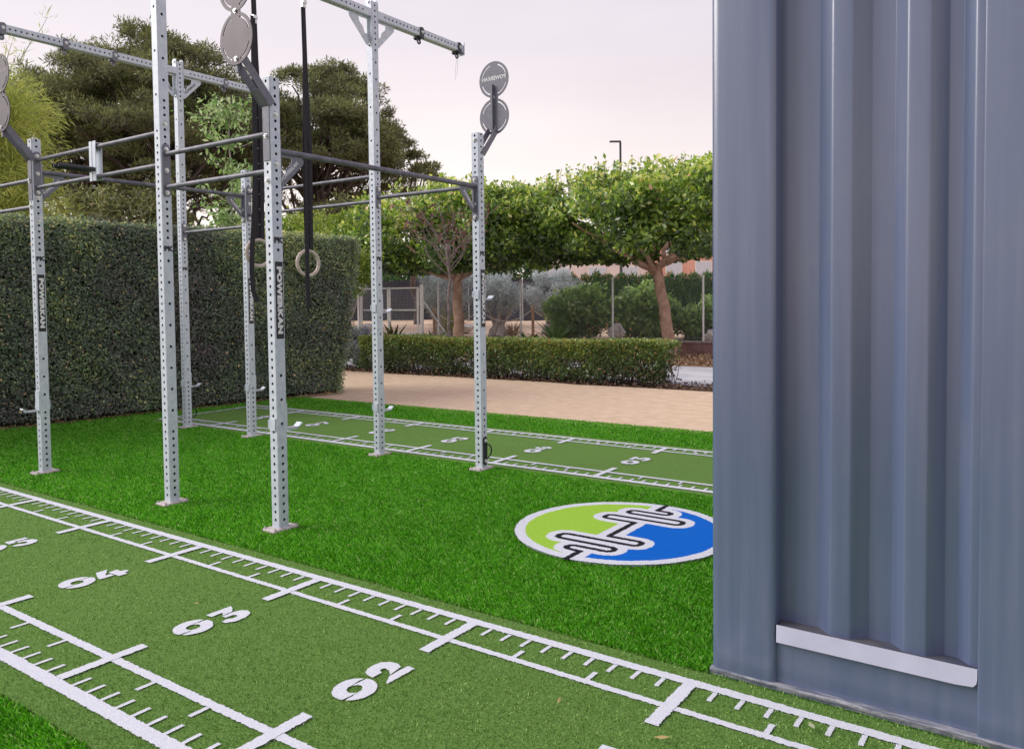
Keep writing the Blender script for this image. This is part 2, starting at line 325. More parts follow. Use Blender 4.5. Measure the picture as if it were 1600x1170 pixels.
# raised garden behind the low wall
WX0, WY0, WX1, WY1 = -26.0, 16.3, 4.0, 19.3
def wally(x): return WY0+(WY1-WY0)*(x-WX0)/(WX1-WX0)
gs = []
nx, ny = 60, 24
mb = MB(); vs = []
for j in range(ny+1):
    for i in range(nx+1):
        x = -70+ (90)*i/nx; y0 = wally(x)+0.1; y = y0+60*(j/ny)**1.6
        vs.append((x, y, 0.27+0.05*math.sin(x*0.7)*math.sin(y*0.5)+(0.12*noise.noise(Vector((x*0.4, y*0.4, 3))) if j > 1 else 0)))
fs = [(j*(nx+1)+i, j*(nx+1)+i+1, (j+1)*(nx+1)+i+1, (j+1)*(nx+1)+i) for j in range(ny) for i in range(nx)]
mb.add(vs, fs, 0, True); mb.build('garden_terrain', M['gsand'], kind='structure')

# ------------------------------------------------------------------ lane markings
def jstrip(mb, p0, p1, wdt, z, step=0.008, jit=0.0028):
    if wdt < 0.03: jit = 0.0009
    p0 = Vector((*p0, 0)); p1 = Vector((*p1, 0)); d = (p1-p0); L = d.length; d.normalize(); nrm = Vector((-d.y, d.x, 0))
    n = max(2, int(L/step)); vs = []
    for i in range(n+1):
        t = L*i/n
        if i in (0, n): t += random.uniform(-jit, jit)
        a = wdt/2+random.uniform(-jit, jit); b = wdt/2+random.uniform(-jit, jit); c = p0+d*t
        vs += [(c.x+nrm.x*a, c.y+nrm.y*a, z), (c.x-nrm.x*b, c.y-nrm.y*b, z)]
    mb.add(vs, [(2*i, 2*i+1, 2*i+3, 2*i+2) for i in range(n)])
    return mb
NX0 = -0.134; NY = dict(uo=2.743, ui=2.534, ue=2.393, le=1.796, li=1.653, lo=1.422)
WHITE = []   # rectangles (x0,x1,y0,y1) kept clear of pile blades
def zero_half(sgn, cx=-0.085, rx=0.085, ry=0.079, hx_=0.030, hy_=0.028):
    o_ = []
    for i in range(16):
        a = R(25+(196-25)*i/15); o_.append((cx+sgn*rx*math.cos(a), sgn*ry*math.sin(a)))
    for i in range(10):
        a = R(262-(262-98)*i/9); o_.append((cx+sgn*hx_*math.cos(a), sgn*hy_*math.sin(a)))
    return o_
digit = {
 '0': [zero_half(1), zero_half(-1)],
 '2': [[(0.018, 0.04), (0.031, 0.062), (0.060, 0.077), (0.095, 0.081), (0.125, 0.072), (0.150, 0.045), (0.154, 0.010), (0.139, -0.020), (0.068, -0.029), (0.091, -0.003), (0.097, 0.022), (0.084, 0.031), (0.070, 0.026), (0.066, 0.010), (0.015, 0.009)],
       [(0.060, -0.034), (0.160, -0.036), (0.160, -0.074), (0.008, -0.071), (0.016, -0.062)]],
 '3': [[(0.025, 0.070), (0.155, 0.070), (0.150, 0.047), (0.117, 0.006), (0.066, 0.004), (0.086, 0.034), (0.029, 0.032)],
       [(0.058, -0.002), (0.120, -0.002), (0.152, -0.012), (0.167, -0.042), (0.155, -0.078), (0.110, -0.102), (0.058, -0.102), (0.022, -0.080), (0.018, -0.055), (0.055, -0.048), (0.072, -0.062), (0.094, -0.062), (0.104, -0.046), (0.096, -0.030), (0.058, -0.028)]],
 '4': [[(0.045, 0.065), (0.105, 0.065), (0.052, -0.018), (0.078, -0.018), (0.078, -0.052), (0.008, -0.052), (0.008, -0.026)],
       [(0.086, 0.018), (0.134, 0.022), (0.134, -0.018), (0.160, -0.020), (0.160, -0.052), (0.134, -0.054), (0.134, -0.084), (0.086, -0.084)]],
 '5': [[(0.022, 0.070), (0.140, 0.070), (0.142, 0.036), (0.060, 0.034), (0.062, 0.010), (0.020, 0.000)],
       [(0.066, 0.018), (0.110, 0.020), (0.148, -0.002), (0.158, -0.040), (0.140, -0.078), (0.098, -0.096), (0.050, -0.092), (0.016, -0.068), (0.016, -0.045), (0.056, -0.040), (0.070, -0.056), (0.092, -0.056), (0.102, -0.040), (0.100, -0.022), (0.086, -0.012), (0.066, -0.012)]],
 '6': [[(0.082, 0.080), (0.045, 0.066), (0.015, 0.020), (0.012, -0.040), (0.040, -0.080), (0.082, -0.090), (0.082, -0.058), (0.064, -0.046), (0.060, -0.020), (0.082, -0.006), (0.082, 0.022), (0.070, 0.026), (0.082, 0.044)],
       [(0.090, 0.080), (0.150, 0.066), (0.146, 0.036), (0.090, 0.044)], [(0.090, 0.022), (0.140, 0.014), (0.162, -0.028), (0.140, -0.076), (0.090, -0.090), (0.090, -0.058), (0.106, -0.046), (0.108, -0.022), (0.090, -0.006)]],
 '7': [[(0.012, 0.070), (0.160, 0.070), (0.160, 0.040), (0.150, 0.028), (0.012, 0.028)], [(0.104, 0.020), (0.144, 0.020), (0.090, -0.086), (0.032, -0.086), (0.060, -0.030)]],
 '1': [[(0.06, 0.075), (0.10, 0.075), (0.10, -0.085), (0.05, -0.085), (0.05, 0.03), (0.02, 0.03)]],
 '8': [[(-0.165+0.17, 0.03), (0.04, 0.078), (0.078, 0.078), (0.078, 0.045), (0.06, 0.03), (0.078, 0.012), (0.078, -0.016), (0.055, -0.036), (0.078, -0.058), (0.078, -0.09), (0.03, -0.085), (0.005, -0.04), (0.03, 0.0)],
       [(0.088, 0.078), (0.13, 0.078), (0.16, 0.03), (0.135, 0.0), (0.16, -0.04), (0.13, -0.085), (0.088, -0.09), (0.088, -0.058), (0.108, -0.036), (0.088, -0.016), (0.088, 0.012), (0.104, 0.03), (0.088, 0.045)]],
}
def poly_faces(mb, poly, z, xf):
    # subdivide edges a little, jitter, tessellate
    from mathutils.geometry import tessellate_polygon
    q = []
    for i in range(len(poly)):
        a = Vector(poly[i]); b = Vector(poly[(i+1) % len(poly)]); n = max(1, int((b-a).length/0.010))
        for k in range(n):
            p = a.lerp(b, k/n); q.append((p.x+random.uniform(-1, 1)*0.0016, p.y+random.uniform(-1, 1)*0.0016))
    w3 = [Vector((*xf(*p), z)) for p in q]
    tris = tessellate_polygon([w3]); mb.add(w3, [tuple(t) for t in tris])
# number map used to keep blades off digits: list of polygons in world xy
DIGPOLY = []
def build_number(label2, cx, cy, z, parent, xf=lambda x, y: (x, y)):
    mb = MB()
    for ch in label2:
        dx = 0.0
        for poly in digit[ch]:
            f = lambda u, v: xf(cx - v, cy + u)
            poly_faces(mb, poly, z, f)
            DIGPOLY.append(np.array([f(u, v) for u, v in poly]))
    return mb.build('distance_number', M['white'], parent)
def lane(root, Y, x0, kmin, kmax, z, xf, first, keep, off_le=0):
    """Y: dict of the six line positions, k runs along -x in metres"""
    def S(mb, a, b, wd, **kw):
        jstrip(mb, xf(*a), xf(*b), wd, z, **kw)
    xa, xb = x0-kmax, x0-kmin
    for nm, wd in (('uo', 0.047), ('ui', 0.032), ('li', 0.038), ('lo', 0.056)):
        mb = MB(); S(mb, (xa, Y[nm]), (xb, Y[nm]), wd, step=0.009); mb.build('border_line', M['white'], root)
        if keep: WHITE.append((xa, xb, Y[nm]-wd/2, Y[nm]+wd/2))
    tick = {}
    for k in range(kmin, kmax+1):
        x = x0-k
        for a, b_, nm in ((Y['uo']-0.024, Y['ue'], 'u'), (Y['le'], Y['lo']+0.026, 'l')):
            mb = MB(); jstrip(mb, xf(x, a), xf(x, b_), 0.050, z+0.0012); mb.build('metre_mark', M['white'], root)
            if keep: WHITE.append((x-0.028, x+0.028, min(a, b_), max(a, b_)))
        if k == kmax: continue
        for t in range(1, 10):
            for side, y0, y1 in (('u', Y['uo']-0.024, Y['uo']-0.095), ('l', Y['lo']+0.026, Y['lo']+0.098)):
                xx = x-t*0.1
                px, py = xf(xx, y0)
                if (side) not in tick:
                    mb = MB(); jstrip(mb, xf(xx, y0), xf(xx, y1), 0.017, z-0.0008); o = mb.build('tick_mark', M['white'], root); tick[side] = (o, px, py)
                else:
                    o, ox, oy = tick[side]; share(o, 'tick_mark', Vector((px-ox, py-oy, 0)), root)
                if keep: WHITE.append((xx-0.009, xx+0.009, min(y0, y1), max(y0, y1)))
        for t in (1/3, 2/3):
            for side, y0, y1 in (('U', Y['ui']+0.016, Y['ui']+0.085), ('L', Y['li']-0.018, Y['li']-0.090)):
                xx = x-t; px, py = xf(xx, y0)
                if side not in tick:
                    mb = MB(); jstrip(mb, xf(xx, y0), xf(xx, y1), 0.020, z-0.0008); o = mb.build('tick_mark', M['white'], root); tick[side] = (o, px, py)
                else:
                    o, ox, oy = tick[side]; share(o, 'tick_mark', Vector((px-ox, py-oy, 0)), root)
                if keep: WHITE.append((xx-0.010, xx+0.010, min(y0, y1), max(y0, y1)))
nl = bpy.data.objects['near_training_strip']; fl = bpy.data.objects['far_training_strip']
lane(nl, NY, NX0, 0, 9, 0.0055, lambda x, y: (x, y), 0, True)
for k_ in range(1, 9): build_number('0%d' % k_, NX0-k_, 2.10, 0.0055, nl)
ndig = len(DIGPOLY)
FY = dict(uo=6.956, ui=6.79, ue=6.64, le=5.90, li=5.729, lo=5.53)
lane(fl, FY, -0.112, 1, 9, 0.0055, frot, 0, False)
for k_ in range(1, 9): build_number('0%d' % k_, -0.112-k_, 6.26, 0.0055, fl, frot)
mb = MB()    # wavy end line of the far strip
xsw = []
for i in range(60):
    t = i/59; y = 5.53+t*(6.956-5.53); xsw.append(Vector((*frot(-9.10+0.012*math.sin(t*60), y), 0)))
for i in range(59): jstrip(mb, xsw[i][:2], xsw[i+1][:2], 0.045, 0.006, step=0.02)
mb.build('border_line', M['white'], fl)

# ------------------------------------------------------------------ round emblem in the turf (barbell, lime and blue)
EC = np.array([-2.232, 4.322])
half = [(0, -0.70), (0, -0.505), (-0.075, -0.503), (-0.100, -0.49), (-0.108, -0.465), (-0.100, -0.443), (-0.075, -0.43), (0.12, -0.430), (0.142, -0.418), (0.150, -0.39), (0.142, -0.365), (0.12, -0.352),
        (-0.225, -0.350), (-0.250, -0.338), (-0.260, -0.302), (-0.250, -0.270), (-0.225, -0.258), (0.195, -0.258), (0.220, -0.245), (0.228, -0.212), (0.220, -0.182), (0.195, -0.170), (0.0, -0.170)]
path = [np.array(p) for p in half] + [-np.array(p) for p in reversed(half)]
path = np.array(path)
def dist_path(Q):
    dm = np.full(len(Q), 9.0)
    for a, b in zip(path[:-1], path[1:]):
        ab = b-a; t = np.clip(((Q-a)@ab)/max(ab@ab, 1e-9), 0, 1); dm = np.minimum(dm, np.linalg.norm(Q-a-t[:, None]*ab, axis=1))
    return dm
def inpoly(Q, poly):
    ins = np.zeros(len(Q), bool); j = len(poly)-1
    for i in range(len(poly)):
        xi, yi = poly[i]; xj, yj = poly[j]
        c = ((yi > Q[:, 1]) != (yj > Q[:, 1])) & (Q[:, 0] < (xj-xi)*(Q[:, 1]-yi)/((yj-yi) if abs(yj-yi) > 1e-12 else 1e-12)+xi)
        ins ^= c; j = i
    return ins
arc = [(0.75*math.cos(a), 0.75*math.sin(a)) for a in np.linspace(math.pi/2, 1.5*math.pi, 40)]
leftpoly = list(map(tuple, path)) + arc
emb = empty('turf_emblem', (EC[0], EC[1], 0), 'round lime green and blue emblem with black barbell outline laid into the turf', 'logo')
st = 0.0052; ax_ = np.arange(-0.67, 0.67, st); GX, GY = np.meshgrid(ax_, ax_); Q = np.stack([GX.ravel()+st/2, GY.ravel()+st/2], 1)
jq = Q + rng.normal(0, 0.0011, Q.shape); dd = dist_path(jq); rr = np.linalg.norm(jq, axis=1) + vn(np.c_[Q*30, Q[:, :1]*0], 1.0)*0.003
lp = inpoly(jq, leftpoly)
cls = np.full(len(Q), -1); ins = rr < 0.652
cls[ins] = 0
cls[(rr < 0.588) & lp] = 1; cls[(rr < 0.588) & ~lp] = 2
cls[(dd < 0.072) & ins] = 0
cls[(dd < 0.0185) & (rr < 0.668)] = 3
for ci, (nm, mt_) in enumerate((('white_border', M['white']), ('lime_field', M['lime']), ('blue_field', M['blue']), ('barbell_outline', M['blackpile']))):
    S_ = Q[cls == ci]
    V = np.stack([np.c_[S_[:, 0]+a*st/2+EC[0], S_[:, 1]+b_*st/2+EC[1], np.full(len(S_), 0.0165)] for a, b_ in ((-1, -1), (1, -1), (1, 1), (-1, 1))], 1)
    quadcloud(nm, V.reshape(-1, 3), 4, np.zeros(len(S_)), mt_, emb)

# ------------------------------------------------------------------ long turf pile and short pile
def in_long(x, y):
    a = (y > 2.86) & (y < 5.42+0.01*(x+4)) & (x > -9.95) & (x < -1.125)
    b = (y > 7.10+0.01*(x+4)) & (y < 8.03+0.025*(x+4)) & (x > -9.6) & (x < 0.6)
    c_ = (y < 1.270) & (y > 0.2) & (x < 0.5) & (x > -8)
    d_ = (x < -9.12+0.0*(y)) & (x > -9.9) & (y > 5.42) & (y < 7.8)
    return a | b | c_ | d_
POSTS = {'P0': (-8.26, 3.23), 'P1': (-7.10, 3.23), 'P2': (-5.235, 3.23), 'P3': (-4.055, 3.23), 'P4': (-8.26, 5.31), 'P5': (-7.10, 5.31), 'P6': (-5.235, 5.31), 'P7': (-4.055, 5.31)}
def dens_points(x0, x1, y0, y1, dmax, dmin, ref):
    out_ = []; ts = 0.25
    for i in range(int((x1-x0)/ts)):
        for j in range(int((y1-y0)/ts)):
            cx, cy = x0+(i+.5)*ts, y0+(j+.5)*ts; d = math.hypot(cx, cy)
            dn = min(dmax, max(dmin, dmax*(ref/max(d, .1))**1.8))
            v = Vector((cx, cy, 0)) - Vector((0, 0, 1.4)); zz = v.dot(fw); xx = v.dot(rt)
            if zz < 0.3 or abs(xx/zz) > 0.95: dn *= 0.12
            n = rng.poisson(dn*ts*ts); out_.append(np.c_[cx+rng.uniform(-ts/2, ts/2, n), cy+rng.uniform(-ts/2, ts/2, n)])
    return np.concatenate(out_)
def blades(name, P, h, wd, lean, mat, tint, grain=None):
    n = len(P); a = rng.uniform(0, 2*math.pi, n); D = np.linalg.norm(P, axis=1)/3.2; D = np.clip(D, 1, 2.6)
    H = h*rng.uniform(0.55, 1.15, n); W = wd*np.sqrt(D)*1.05*rng.uniform(0.7, 1.3, n)
    L = lean*rng.uniform(0.3, 1.3, n); lx = np.cos(a)*L; ly = np.sin(a)*L
    if grain is not None: lx = lx+grain[0]; ly = ly+grain[1]
    b = rng.uniform(0, 2*math.pi, n); ux = np.cos(b)*W/2; uy = np.sin(b)*W/2
    z0 = np.full(n, -0.008)
    V = np.stack([np.c_[P[:, 0]-ux, P[:, 1]-uy, z0], np.c_[P[:, 0]+ux, P[:, 1]+uy, z0], np.c_[P[:, 0]+ux*0.75+lx*0.45, P[:, 1]+uy*.75+ly*0.45, z0+H*0.62], np.c_[P[:, 0]+lx, P[:, 1]+ly, z0+H]], 1)
    return quadcloud(name, V.reshape(-1, 3), 4, tint, mat, None, 'stuff')
P = dens_points(-10, 0.5, 0.25, 8.25, 52000, 12000, 3.3)
P = P[in_long(P[:, 0], P[:, 1])]
rad = np.linalg.norm(P-EC, axis=1); keepm = rad > 0.638+0.006*vn(np.c_[P*40, P[:, :1]*0], 1.0, 3)
for nme, (px, py) in POSTS.items():
    keepm &= ~((abs(P[:, 0]-px) < 0.078) & (abs(P[:, 1]-py) < 0.114))
P = P[keepm]
P3 = np.c_[P, np.zeros(len(P))]
patch = vn(P3, 2.2, 1)*0.5+vn(P3, 6.0, 2)*0.5+vn(P3*np.array([1, 2.6, 1]), 17, 3)*0.8+vn(P3*np.array([1.6, 3, 1]), 37, 4)*0.7
tint = np.clip(0.43+0.075*patch+rng.normal(0, 0.31, len(P)), 0, 1)
gr = (0.006*vn(P3, 15.0, 5), -0.006+0.007*vn(P3, 23.0, 6))
blades('grass', P, 0.024, 0.0040, 0.017, M['grass'], tint, gr)
tag(bpy.data.objects['grass'], 'long bright green artificial grass pile around the training rig', 'grass')
# short pile on the near strip
P = dens_points(-9, 1.0, 1.25, 3.0, 34000, 7000, 2.9)
P = P[(P[:, 1] > 1.262) & (P[:, 1] < 2.862) & (P[:, 0] < 0.6)]
bad = np.zeros(len(P), bool)
for x0, x1, y0, y1 in WHITE: bad |= (P[:, 0] > x0) & (P[:, 0] < x1) & (P[:, 1] > y0) & (P[:, 1] < y1)
for pl in DIGPOLY[:ndig]: bad |= inpoly(P, [tuple(q) for q in pl])
P = P[~bad]; P3 = np.c_[P, np.zeros(len(P))]
tint = np.clip(0.42+0.06*vn(P3, 1.7, 9)+rng.normal(0, 0.27, len(P)), 0, 1)
blades('short_grass', P, 0.0155, 0.0042, 0.010, M['lane_blade'], tint)
# white pile fibres standing on the border lines and marks
WP = []
for x0, x1, y0, y1 in WHITE:
    x0, x1 = max(x0, -8.5), min(x1, 0.5)
    if x1 <= x0: continue
    A_ = (x1-x0)*(y1-y0); n_ = rng.poisson(A_*16000)
    q_ = np.c_[rng.uniform(x0-0.001, x1+0.001, n_), rng.uniform(y0-0.001, y1+0.001, n_)]; d_ = np.hypot(q_[:, 0], q_[:, 1]); WP.append(q_[rng.uniform(0, 1, n_) < np.clip((3.2/d_)**1.3, 0.1, 1)])
WP = np.concatenate(WP)
o = blades('white_fibres', WP, 0.0150, 0.0042, 0.0085, M['white'], np.zeros(len(WP))); o.parent = nl
a_ = rng.uniform(0, 2*math.pi, 16000); r_ = rng.uniform(0.592, 0.648, 16000); q_ = np.c_[EC[0]+np.cos(a_)*r_, EC[1]+np.sin(a_)*r_]
q_ = q_[dist_path(q_-EC) > 0.02]
o = blades('white_fibres', q_, 0.0150, 0.0042, 0.011, M['white'], np.zeros(len(q_))); o.parent = emb; o.location = (-EC[0], -EC[1], 0.0110)
tag(bpy.data.objects['short_grass'], 'short muted green artificial pile on the near marked strip', 'grass')
P = dens_points(-9.6, 0.5, 5.3, 7.2, 9000, 9000, 5)
P = P[(P[:, 1] > 5.42+0.01*(P[:, 0]+4)) & (P[:, 1] < 7.09+0.01*(P[:, 0]+4)) & (P[:, 0] > -9.5)]
tint = np.clip(0.42+rng.normal(0, 0.2, len(P)), 0, 1)
blades('far_short_grass', P, 0.011, 0.0045, 0.008, M['lane_blade'], tint)
tag(bpy.data.objects['far_short_grass'], 'short muted green artificial pile on the far marked strip', 'grass')

# ------------------------------------------------------------------ training rig
rig = empty('training_rig', (-6.1, 4.27, 0), 'galvanised outdoor training rig of perforated posts, grey pull-up bars and double disc targets', 'training rig')
TW = 0.075
def perf_tube(mb, o, ax, u, v, L, holes_u, holes_v, hr=0.0105, wd=TW, cell=0.05, mi=0, minor=()):
    """square tube from o along ax; holes on faces +-u at holes_u and on +-v at holes_v (distances along ax)"""
    o = Vector(o); ax = Vector(ax); u = Vector(u); v = Vector(v); h = wd/2; ch = 0.005; hw = h-ch
    for nrm, side, holes in ((u, v, holes_u), (-u, v, holes_u), (v, u, holes_v), (-v, u, holes_v)):
        pos = 0.0; c0 = o+nrm*h
        for hz in list(holes)+[None]:
            r_ = hr
            if hz is None: z0, z1 = L, L
            else: z0, z1 = max(hz-cell/2, pos), min(hz+cell/2, L)
            if z0 > pos+1e-5: mb.add([c0-side*hw+ax*pos, c0+side*hw+ax*pos, c0+side*hw+ax*z0, c0-side*hw+ax*z0], [(0, 1, 2, 3)], mi)
            if hz is None: break
            outer = []; inner = []; deep = []
            for k2 in range(8):
                a = k2*math.pi/4; cx, cy = math.cos(a), math.sin(a)
                sx_ = hw*(1 if cx > .1 else -1 if cx < -.1 else 0); sy_ = (z1-hz) if cy > .1 else (z0-hz) if cy < -.1 else 0
                outer.append(c0+side*sx_+ax*(hz+sy_)); p_ = c0+side*cx*r_+ax*(hz+cy*r_); inner.append(p_); deep.append(p_-nrm*0.005)
            fs = [(i, (i+1) % 8, 8+(i+1) % 8, 8+i) for i in range(8)] + [(8+i, 8+(i+1) % 8, 16+(i+1) % 8, 16+i) for i in range(8)]
            mb.add(outer+inner+deep, fs, mi); pos = z1
    for a, b in ((1, 1), (1, -1), (-1, 1), (-1, -1)):
        p1 = o+u*a*h+v*b*hw; p2 = o+u*a*hw+v*b*h
        mb.add([p1, p2, p2+ax*L, p1+ax*L], [(0, 1, 2, 3)], mi)
    # inner liner closing the bore, shade of the hollow put into its black colour
    hi_ = h-0.012
    mb.add([o+u*a*hi_+v*b*hi_+ax*t for t in (0.002, L-0.002) for a, b in ((1, 1), (-1, 1), (-1, -1), (1, -1))],
           [(0, 1, 5, 4), (1, 2, 6, 5), (2, 3, 7, 6), (3, 0, 4, 7)], mi+1)
    for t in (0.0, L):
        mb.add([o+u*a*hw+v*b*hw+ax*t for a, b in ((1, 1), (-1, 1), (-1, -1), (1, -1))], [(0, 1, 2, 3)], mi)
        mb.add([o+u*a*h+v*b*hw+ax*t for a, b in ((1, 1), (1, -1))]+[o+u*hw+v*b*hw+ax*t for b in (-1, 1)], [(0, 1, 2, 3)], mi)
        mb.add([o-u*h+v*b*hw+ax*t for b in (1, -1)]+[o-u*hw+v*b*hw+ax*t for b in (-1, 1)], [(0, 1, 2, 3)], mi)
        mb.add([o+v*h+u*b*hw+ax*t for b in (1, -1)]+[o+v*hw+u*b*hw+ax*t for b in (-1, 1)], [(0, 1, 2, 3)], mi)
        mb.add([o-v*h+u*b*hw+ax*t for b in (1, -1)]+[o-v*hw+u*b*hw+ax*t for b in (-1, 1)], [(0, 1, 2, 3)], mi)
X, Y_, Z = Vector((1, 0, 0)), Vector((0, 1, 0)), Vector((0, 0, 1))
M['bore'] = flat('tube_bore_shade', (0.010, 0.010, 0.013), 0.9)
tPK = text_geo('PK', 0.048, 0.0030, 1.15); tPOW = text_geo('POWERKAN', 0.046, 0.0034, 1.52, 1.10)
tSm = text_geo('POWERKAN', 0.045, 0.0014, 1.0); tGu = text_geo('POWERKAN', 0.032, 0.001, 1.0)
rnd = lambda a: [round(t, 4) for t in a]
HS, HT = 2.785, 4.10
def frange(a, b, s_):
    r_ = []
    while a < b+1e-6: r_.append(a); a += s_
    return r_
posto = {}
for nme, (px, py) in POSTS.items():
    tall = nme in ('P0', 'P2', 'P4', 'P6'); H = HT if tall else HS; stick = not tall
    side_h = frange(0.05, 2.60, 0.05)
    face_h = frange(0.05, 0.50, 0.05) + frange(0.65, 1.05 if stick else 1.70, 0.15)
    if stick: face_h += [1.725]
    face_h += frange(1.86, 2.76 if stick else 2.81, 0.05)
    if tall:
        side_h += [2.85, 3.15, 3.45] + frange(3.70, 4.05, 0.05); face_h += frange(2.95, 3.55, 0.15) + frange(3.66, 4.06, 0.05)
    else: side_h += frange(2.65, 2.75, 0.05)
    mb = MB(); perf_tube(mb, (px, py, 0.012), Z, X, Y_, H-0.012, rnd(face_h), rnd(side_h))
    up_ = mb.build('upright', [M['galv'], M['bore']], rig); posto[nme] = up_
    mb = MB(); mb.box((px+0.004, py, -0.007), (0.156, 0.232, 0.008)); mb.build('turf_cut', M['soil'], up_)
    mb = MB(); mb.bbox((px, py, 0.006), (0.122, 0.192, 0.014), 0.006)
    for ax1 in (-1, 1): mb.bolt((px+0.049*ax1, py+0.080, 0.013), Z, 0.007, 0.010).bolt((px+0.049*ax1, py-0.080, 0.013), Z, 0.007, 0.010)
    mb.build('base_plate', M['baseplate'], up_)
    # lettering on the +x face, P K upright and the name reading downwards
    if nme not in ('P0', 'P5'):
        mb = MB(); put_text(mb, tPK, (px+TW/2+0.0012, py, 1.795), Y_, Z); mb.build('painted_letters', M['paintb'], up_)
    if stick:
        mb = MB(); xx = px+TW/2+0.0012; z0, z1 = 1.19, 1.665; s_ = 0.0285
        mb.add([(xx, py-s_, z0), (xx, py+s_, z0), (xx, py+s_, z1), (xx, py-s_, z1)], [(0, 1, 2, 3)], 0)
        put_text(mb, tPOW, (xx+0.0012, py, (z0+z1)/2), -Z, Y_, 1)
        mb.build('name_sticker', [M['paintb'], M['paintw']], up_)
# round bars with their bolted end plates
def plate(mb, c, nrm, side, hh, bolts, wd=0.058, th=0.008, mi=0):
    c = Vector(c); nrm = Vector(nrm); side = Vector(side)
    for (a, b_, t) in ((wd, hh-0.03, 0), (wd*0.72, hh, -0.0006)):
        d = Vector([abs(nrm[i])*(th+t)+abs(side[i])*a+abs(Z[i])*b_ for i in range(3)]); mb.box(c+nrm*(th+t)/2, d, mi)
    for bz in bolts: mb.bolt(c+nrm*(th+0.0005)+Z*bz, nrm, 0.0125, 0.014, mi+1)
def xbar(xa, xb, y, zs, hp, bolts, ra=0.0165, za_off=0.0, both=True):
    for i, z in enumerate(zs):
        mb = MB(); mb.tube([(xa+TW/2+0.006, y, z), (xb-TW/2-0.006, y, z)], ra, 14)
        o = mb.build('pull_up_bar', M['bar'], rig)
        if i == 0:
            zc = sum(zs)/len(zs)+za_off
            mb = MB(); plate(mb, (xa+TW/2, y, zc), X, Y_, hp, bolts); mb.build('end_plate', [M['grey'], M['bolt']], o)
            mb = MB(); plate(mb, (xb-TW/2, y, zc), -X, Y_, hp, bolts); mb.build('end_plate', [M['grey'], M['bolt']], o)
YA, YB = 3.23, 5.31; XS = [-8.26, -7.10, -5.235, -4.055]
xbar(XS[0], XS[1], YA, (2.455, 2.232), 0.36, (0.13, 0, -0.15))
xbar(XS[1], XS[2], YA, (2.610, 2.385), 0.36, (0.145, 0.0, -0.155))
xbar(XS[2], XS[3], YA, (2.453, 2.225), 0.36, (0.145, 0.0, -0.155))
xbar(XS[0], XS[1], YB, (2.205,), 0.20, (0.075, -0.075))
xbar(XS[1], XS[2], YB, (2.549, 2.322), 0.36, (0.14, 0, -0.15))
xbar(XS[2], XS[3], YB, (2.352,), 0.20, (0.075, -0.075), ra=0.0175)
def gusset(par, x, y, z, dy, size=0.17, flip=1, mat=None, wh=False, zs=-1):
    """triangular web under a beam or bar: corner at (y, z); legs run towards dy and down; curved cut-out"""
    mb = MB(); t = 0.004
    s_ = size
    outer = [(0, 0), (s_*1.12, 0), (s_*1.20, -0.02), (s_*1.17, -0.045), (0.03, -s_*1.22), (0, -s_*1.25)]
    inner = [(0.022, -0.018), (s_*0.62, -0.018), (s_*0.58, -0.06), (s_*0.36, -s_*0.48), (0.05, -s_*0.74), (0.022, -s_*0.74)]
    vs = []
    for xx in (x-t/2, x+t/2):
        vs += [(xx, y+dy*a, z+b_) for a, b_ in outer] + [(xx, y+dy*a, z+b_) for a, b_ in inner]
    fs = []
    for i in range(6):
        j = (i+1) % 6
        fs += [(i, j, 6+j, 6+i), (12+i, 18+i, 18+j, 12+j), (i, 12+i, 12+j, j), (6+i, 6+j, 18+j, 18+i)]
    mb.add(vs, fs, 0)
    a = Vector((0, dy*(s_*1.14-0.015), s_*1.20-0.03)).normalized()
    c = Vector((x, y+dy*(s_*0.50), z-s_*0.60))
    xd = a if dy > 0 else -a
    yd = X.cross(xd)
    put_text(mb, tGu, c+X*(t/2+0.001), xd, yd, 1)
    mb.build('gusset', [mat or M['grey'], M['paintw'] if wh else M['paintb']], par)
def ybar(x, z, pl=True):
    mb = MB(); mb.tube([(x, YA+TW/2+0.006, z), (x, YB-TW/2-0.006, z)], 0.0185, 14); o = mb.build('cross_bar', M['bar'], rig)
    for y, s_ in ((YA, 1), (YB, -1)):
        mb = MB(); plate(mb, (x, y+s_*TW/2, z-0.10), Y_*s_, X, 0.36, (0.15, -0.05, -0.155)); mb.build('end_plate', [M['grey'], M['bolt']], o)
        gusset(o, x, y+s_*(TW/2+0.009), z-0.016, s_, 0.165, wh=True)
ybar(XS[1], 2.52); ybar(XS[3], 2.350)
